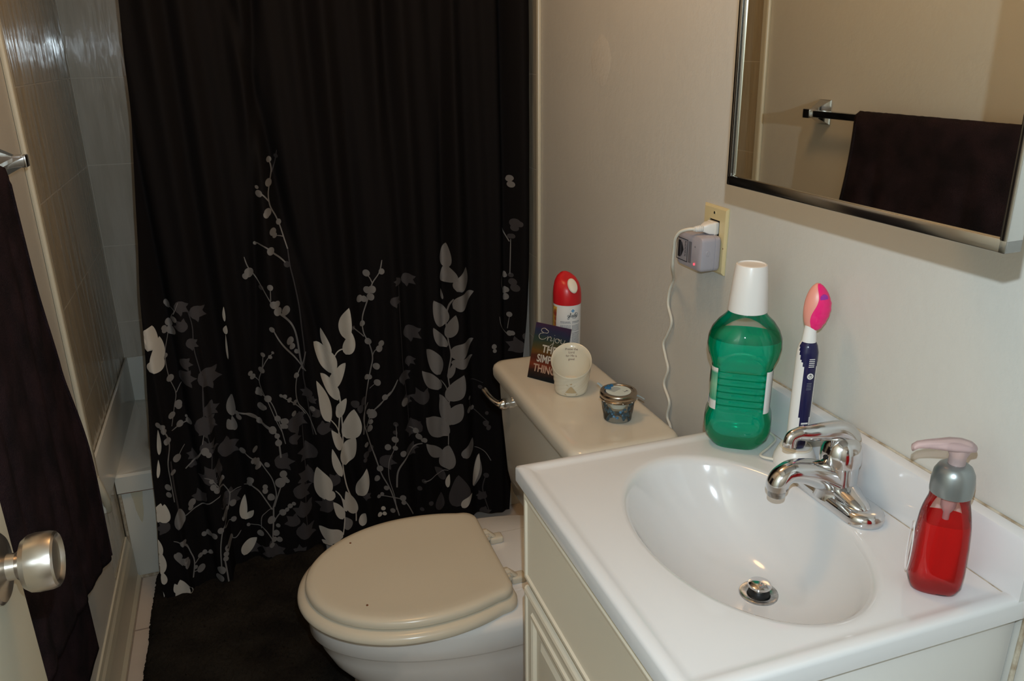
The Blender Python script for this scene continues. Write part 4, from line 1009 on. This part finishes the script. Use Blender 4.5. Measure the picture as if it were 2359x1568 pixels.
# little sign leaning on the can
sa = -.95; su = Vector((math.cos(sa), math.sin(sa), 0)); snn = Vector((-math.sin(sa), math.cos(sa), 0)); th = .30
sup = Vector((0, 0, 1))*math.cos(th)+snn*math.sin(th); BLc = Vector((-.225, .552, TZ_+.0007)); snf = -(su.cross(sup)).normalized()
if snf.dot(CAM-BLc) < 0: snf = -snf
SW, SH = .090, .125
M['sign'] = mat('sunset_print', (.1, .1, .1), .35); n_, l_, b_ = nt(M['sign'])
tc = n_.new('ShaderNodeTexCoord'); sp_ = n_.new('ShaderNodeSeparateXYZ'); l_.new(tc.outputs['Generated'], sp_.inputs[0])
nz_ = n_.new('ShaderNodeTexNoise'); mpp = n_.new('ShaderNodeMapping'); mpp.inputs['Scale'].default_value = (2, 2, 14); l_.new(tc.outputs['Generated'], mpp.inputs[0]); l_.new(mpp.outputs[0], nz_.inputs['Vector']); nz_.inputs['Scale'].default_value = 1
ma = n_.new('ShaderNodeMath'); ma.operation = 'MULTIPLY_ADD'; ma.inputs[1].default_value = .16; l_.new(nz_.outputs['Fac'], ma.inputs[0]); l_.new(sp_.outputs['Z'], ma.inputs[2])
mb = n_.new('ShaderNodeMath'); mb.operation = 'SUBTRACT'; mb.inputs[1].default_value = .08; l_.new(ma.outputs[0], mb.inputs[0])
rp = n_.new('ShaderNodeValToRGB'); e = rp.color_ramp.elements; e[0].position = .05; e[0].color = (.006, .008, .010, 1); e[1].position = 1; e[1].color = (.045, .018, .050, 1)
for p_, c in ((.15, (.03, .014, .01, 1)), (.28, (.17, .035, .015, 1)), (.40, (.07, .02, .012, 1)), (.50, (.12, .055, .012, 1)), (.60, (.07, .055, .02, 1)), (.72, (.025, .045, .035, 1)), (.86, (.02, .025, .06, 1))):
    ee = e.new(p_); ee.color = c
l_.new(mb.outputs[0], rp.inputs[0]); l_.new(rp.outputs[0], b_.inputs['Base Color'])
sg = thing('quote_sign', 'small sunset-coloured sign reading ENJOY THE SIMPLE THINGS, leaning on the can', 'sign', BLc)
MSg = frame(BLc, su, sup, snf)
g = G(); g.box((0, 0, -.004), (SW, SH, 0), M=MSg); sbd = g.build('board', M['sign'], sg, False)
M['sign_ink'] = mat('sign_lettering', (.50, .46, .40), .5); M['sign_red'] = mat('sign_lettering_worn', (.42, .27, .20), .5)
for body, yb_, sz_, mk in (('THE', .0625, .0235, 'sign_ink'), ('SIMPLE', .040, .0235, 'sign_ink'), ('THINGS', .0175, .0235, 'sign_red')):
    o_ = text_obj('lettering', body, sz_, MSg @ Matrix.Translation((SW/2, yb_, .0004)), M[mk], sbd, sx=.80 if body != 'THE' else .85, bold=.0006)
g = G()
en = [[(1.9, 3.2), (1.3, 3.6), (.6, 3.3), (.5, 2.7), (1.1, 2.3), (.4, 2.0), (.1, 1.2), (.6, .5), (1.5, .7), (2.0, 1.3)], [(1.5, 3.5), (2.2, 3.1), (2.1, 2.5), (1.5, 2.4), (1.1, 2.3)],
      [(2.3, 1.7), (2.3, .5), (2.4, 1.2), (2.9, 1.7), (3.2, 1.3), (3.1, .6), (3.6, .9)], [(3.9, 1.7), (3.9, .6), (3.7, -.9), (3.1, -1.3), (3.1, -.8), (4.0, .3)], [(3.9, 2.3), (3.95, 2.4)],
      [(4.9, 1.6), (4.3, 1.4), (4.3, .7), (4.8, .5), (5.2, 1.0), (4.9, 1.6), (5.4, 1.3)], [(5.6, 1.7), (5.6, .9), (5.9, .6), (6.4, 1.0), (6.5, 1.7), (6.3, .2), (5.9, -1.1), (5.3, -1.2), (5.4, -.7), (6.6, .5), (7.0, .9)]]
strokes(g, en, lambda p: MSg @ Vector((.012+p.x*.0105, .086+p.y*.0082-p.x*.0002, .0006)), .0006)
g.build('script_lettering', M['sign_ink'], sbd, False)

# candle holder
VX, VYc = -.163, .448
vo = thing('candle_holder', 'cream ceramic candle holder with slanted rim and cut-outs on the tank', 'candle holder', (VX, VYc, TZ_))
vd = Vector((CAM.x-VX, CAM.y-VYc, 0)).normalized(); va = math.atan2(vd.y, vd.x)
g = G(); n = 80
def vr(r, z, cut=0): return [Vector((VX+r*math.cos(2*PI*i/n), VYc+r*math.sin(2*PI*i/n), TZ_+z-cut*(.5+.5*math.cos(2*PI*i/n-va)))) for i in range(n)]
def emb(r, z, cut, ph):
    out = []
    for i in range(n):
        a = 2*PI*i/n; zz = z-cut*(.5+.5*math.cos(a-va)); e = .0009*math.sin(a*9+ph*1.9)*math.sin(ph*2.3+a*3); out.append(Vector((VX+(r+e)*math.cos(a), VYc+(r+e)*math.sin(a), TZ_+zz)))
    return out
rs = [vr(.0300, 0), vr(.0335, .001), vr(.0350, .004)]
for k in range(1, 15): t = k/15; rs.append(emb(lerp(.0355, .0425, t**1.2), lerp(.006, .088, t), .044*t, k))
rs += [vr(.0430, .090, .046), vr(.0437, .0925, .047), vr(.0430, .0945, .047), vr(.0412, .0935, .047), vr(.0395, .080, .038), vr(.0345, .03, .0), vr(.031, .012), vr(.001, .011)]
g.loft(rs); cup_ = g.build('cup', M['cream_glaze'], vo, True, 60)
def on_cup(u, z, off=.0021):
    r = lerp(.0355, .0425, (z/.09)**1.2)+off; a = va+u/.038; return Vector((VX+r*math.cos(a), VYc+r*math.sin(a), TZ_+z))
vs_ = 1 if (on_cup(.01, .02)-on_cup(0, .02)).dot(cdr) > 0 else -1
M['cutout_shade'] = mat('cutout_shadowy_cream', (.50, .38, .22), .5)  # flat patches; shade inside the cut-outs is put into this colour
g = G()
g.add([on_cup(vs_*-.0125, .0105), on_cup(vs_*-.005, .0105), on_cup(vs_*.005, .0105), on_cup(vs_*.0125, .0105), on_cup(vs_*.004, .0225), on_cup(vs_*0, .0262), on_cup(vs_*-.004, .0225)], [[0, 1, 6], [1, 2, 5], [1, 5, 6], [2, 4, 5], [2, 3, 4]])
for u, z, r in ((0, .0390, .0028), (0, .0322, .0025), (-.015, .0385, .0023), (.013, .0385, .0023)):
    g.add([on_cup(vs_*(u+r*math.cos(2*PI*i/14)), z+r*math.sin(2*PI*i/14)) for i in range(14)], [list(range(14))])
for s in (1, -1):
    for u0, z0, du, dz, r in ((.0095, .030, .005, .004, .0013), (.012, .007, .003, .002, .0012)):
        c = [on_cup(vs_*s*(u0+du*t), z0+dz*t+w_) for t, w_ in ((-1, 0), (0, -r), (1, 0), (0, r))]; g.add(c, [[0, 1, 2, 3]])
g.build('cut_outs', M['cutout_shade'], cup_, False)
g = G(); g.lathe([(.016, .0115), (.0165, .013), (.0165, .028), (.015, .0285), (.0001, .0285)], (VX, VYc, TZ_), 30); g.build('candle', M['wax'], vo)
# verse inside the back wall
g = G()
def in_cup(p, z0):
    z = z0+p.y; r = lerp(.0345, .0395, min(1, max(0, (z-.03)/.05)))-.0006; a = va+PI-vs_*p.x/.038*1.0; return Vector((VX+r*math.cos(a), VYc+r*math.sin(a), TZ_+z))
for tline, zz_ in (('Praise the', .079), ('Lord', .0715), ('for He is', .064), ('good', .0565)):
    v, f = text_obj(None, tline, .0068, None, None, None, bend=lambda p, z=zz_: in_cup(p, z)); g.add(v, f)
g.build('verse', M['brown_ink'], cup_, False)

# jar candle with blue beads
JX, JY = -.129, .292
jr = thing('glass_jar', 'small faceted glass jar of blue beads with a metal lid, nearest the sink', 'jar', (JX, JY, TZ_))
g = G(); n = 72; rs = []
def jring(r, z, f=0, ph=0): return [Vector((JX+(r+f*abs(math.sin(9*(2*PI*i/n)/2+ph)))*math.cos(2*PI*i/n), JY+(r+f*abs(math.sin(9*(2*PI*i/n)/2+ph)))*math.sin(2*PI*i/n), TZ_+z)) for i in range(n)]
rs = [jring(.024, 0), jring(.0275, .0015), jring(.0282, .006)]
for k in range(10): t = k/9; rs.append(jring(lerp(.0275, .0325, t), lerp(.009, .040, t), .0012, k*.35))
rs += [jring(.0335, .043), jring(.032, .048)]
g.loft(rs, cap1=False); g.build('glass', M['jar_glass'], jr, True, 25)
g = G(); g.lathe([(.0345, .0435), (.0362, .0445), (.0362, .0475), (.0350, .0485), (.0362, .050), (.0368, .0555), (.0362, .0585), (.0348, .0600), (.0305, .0600), (.0298, .0588), (.0001, .0588)], (JX, JY, TZ_), 56, cap0=False); jlid = g.build('lid', M['tin'], jr, True, 40)
g = G(); g.lathe([(.0001, .0003), (.0245, .0003), (.0248, 0)], (JX, JY, TZ_+.0590), 48, cap0=False, cap1=False); g.build('lid_label', M['paper'], jlid)
jd = Vector((CAM.x-JX, CAM.y-JY, 0)).normalized(); jrt = cdr
g = G(); ang = .9
MJ = frame((JX, JY, TZ_+.0596), jrt*math.cos(ang)-jd*math.sin(ang)*1, jrt*-math.sin(ang)*-1*-1-jd*math.cos(ang), (0, 0, 1))
for k in range(6):
    x = -.012; L_ = .022-abs(k-2.5)*.002
    while x < L_-.010:
        e_ = x+random.uniform(.001, .003); g.box((x, .002+k*.0026, 0), (e_, .0029+k*.0026, .0001), M=MJ); x = e_+.0005
g.box((.002, -.014, 0), (.011, -.0125, .0001), M=MJ); g.box((.009, -.016, 0), (.0115, -.011, .0001), M=MJ); g.box((.004, -.0125, 0), (.0045, -.007, .0001), M=MJ)
g.build('label_print', M['ink_grey'], jlid, False)
random.seed(3)
for k in range(34):      # loose beads inside
    a = random.uniform(0, 2*PI); r = .0235*math.sqrt(random.random()) if k > 18 else .0225; z = .005+random.random()*.016
    g = G(); rr = random.uniform(.0026, .0036); g.lathe([(.0001, -rr), (rr*.7, -rr*.6), (rr, 0), (rr*.7, rr*.6), (.0001, rr)], (JX+r*math.cos(a), JY+r*math.sin(a), TZ_+z+.003), 7); g.build('bead', M['bead'], jr, False)
g = G(); g.lathe([(.019, .027), (.0205, .028), (.0205, .042), (.019, .043)], (JX, JY, TZ_), 30); g.build('wax', M['wax'], jr)
for k in range(8):
    a = math.atan2(jd.y, jd.x)+(k-3.5)*.55; g = G(); g.lathe([(.0001, -.0016), (.0017, 0), (.0001, .0016)], (JX+.0372*math.cos(a), JY+.0372*math.sin(a), TZ_+.0462), 8); g.build('gem', M['gem'], jlid)
g = G()
for du, dv_ in ((-.020, .013), (-.024, .006), (-.014, .018), (-.018, .006)):
    c = Vector((JX, JY, TZ_+.0625))+jrt*du-jd*dv_; g.lathe([(.0001, -.003), (.0042, -.001), (.0036, .0018), (.0001, .003)], c, 7)
g.build('blue_charm', mat('blue_charm', (.03, .14, .30), .25), jr, False)
for pts in ([(-.030, .030, .051), (-.036, .040, .053), (-.042, .047, .055)], [(.033, .010, .047), (.043, .010, .043), (.052, .008, .038)]):
    P_ = [Vector((JX, JY, TZ_+z))+jrt*a-jd*b for a, b, z in pts]; g = G(); g.tube(P_, [.0038, .0034, .003], 8, flat=.25); g.build('ribbon_end', M['ribbon'], jr)

# ------------------------------------------------------------------ towel bar and towel on the left wall
BXp, BYe, BZ = XL+.0506, .7131, 1.244
tbz = thing('towel_bar', 'square chrome towel bar on the left wall', 'towel bar', (XL, .37, BZ))
g = G(); g.box((BXp-.008, .03, BZ-.008), (BXp+.008, BYe-.004, BZ+.008), 0, .001); g.build('bar', M['chrome'], tbz)
for y in (BYe-.012, .04):
    g = G(); g.box((BXp-.010, y-.012, BZ-.011), (BXp+.012, y+.012, BZ+.011), 0, .0015)
    g.loft([[Vector((XL+.004, y+a*.022, BZ+b*.030)) for a, b in ((-1, -1), (1, -1), (1, 1), (-1, 1))], [Vector((XL+.006, y+a*.020, BZ+b*.028)) for a, b in ((-1, -1), (1, -1), (1, 1), (-1, 1))], [Vector((BXp-.010, y+a*.010, BZ+b*.010)) for a, b in ((-1, -1), (1, -1), (1, 1), (-1, 1))]])
    g.box((XL+.0005, y-.017, BZ-.030), (XL+.005, y+.017, BZ+.030), 0, .001); g.build('bracket', M['chrome'], tbz)
tw = thing('bath_towel', 'large dark plum-black terry towel draped over the towel bar', 'towel', (BXp, .33, .25))
def towel_sheet(name, s0, s1, TY0, TY1, seed):
    pass
g = G(); NS, NY = 150, 70; PA = []
TY0, TY1 = .030, .530
LF, LB = .84, .985       # front and back fall
def tw_pt(s, v):
    # s runs from the front hem over the bar to the back hem
    r = .0125
    if s < LF:
        h = (LF-s)*(1-.20*(1-v)**1.0); k = h/LF
        x = BXp+r+.002*smooth01(k*2)-.004*k; z = BZ-h
    elif s < LF+PI*r:
        a = (s-LF)/r; x = BXp+r*math.cos(a); z = BZ+r*math.sin(a); h = 0
    else:
        h = (s-LF-PI*r)*(1-.03*(1-v)); k = h/LB; x = BXp-r-.014*smooth01(k*3); z = BZ-h
    flare = .155*smooth01(h/.80) if s < LF else .03*smooth01(h/.8)
    y = lerp(TY0, TY1+flare, v)
    f = smooth01(h/.25)
    fold = (.0065*math.sin(y*26+.8)+.0035*math.sin(y*51+2+h*2))*f
    if s < LF: x += abs(fold)*.8-.003*f
    else: x += fold*.35
    z -= .006*math.sin(y*9+1)*f*(h/.8)
    return Vector((max(x, XL+.006), y, z+.001*noise.noise(Vector((x*90, y*90, z*90)))))
seed_ = 0
tot = LF+PI*.0135+LB
for i in range(NS+1):
    for j in range(NY+1): PA.append(tw_pt(tot*i/NS, j/NY))
g.add(PA, [[i*(NY+1)+j, i*(NY+1)+j+1, (i+1)*(NY+1)+j+1, (i+1)*(NY+1)+j] for i in range(NS) for j in range(NY)])
tc_ = g.build('terry_cloth', M['towel'], tw, True, 180)
sm = tc_.modifiers.new('thickness', 'SOLIDIFY'); sm.thickness = .007; sm.offset = 0
g = G(); g.tube([tw_pt(s, .985)+Vector((.004 if s < LF else -.002, 0, .002)) for s in [LF*i/40 for i in range(41)]], .0032, 8); g.build('selvage', M['towel'], tw)

# ------------------------------------------------------------------ door with knob
DFX = -1.034
dr = G(); dr.box((DFX-.035, -.95, .012), (DFX, -.217, 2.03), 0, .002); d_ = dr.build('door_1', M['trim'], None, True); d_['kind'] = 'structure'
KY, KZ = -.268, .987
kb = G(); Mk = Matrix.Rotation(PI/2, 4, 'Y')
kb.lathe([(.0325, .0002), (.0325, .003), (.030, .005), (.018, .007), (.0125, .009), (.0120, .016), (.0150, .019), (.0225, .022), (.0262, .027), (.0272, .033), (.0268, .044), (.0255, .0485), (.0235, .0502), (.0215, .0490), (.0195, .0468), (.0001, .0462)], (DFX, KY, KZ), 56, M=Mk)
kb.build('door_knob', M['nickel'], d_, True, 25)
latch = G(); latch.box((DFX-.030, -.2172, KZ-.028), (DFX-.005, -.2155, KZ+.028), 0, .0005); latch.build('latch_plate', M['nickel'], d_)
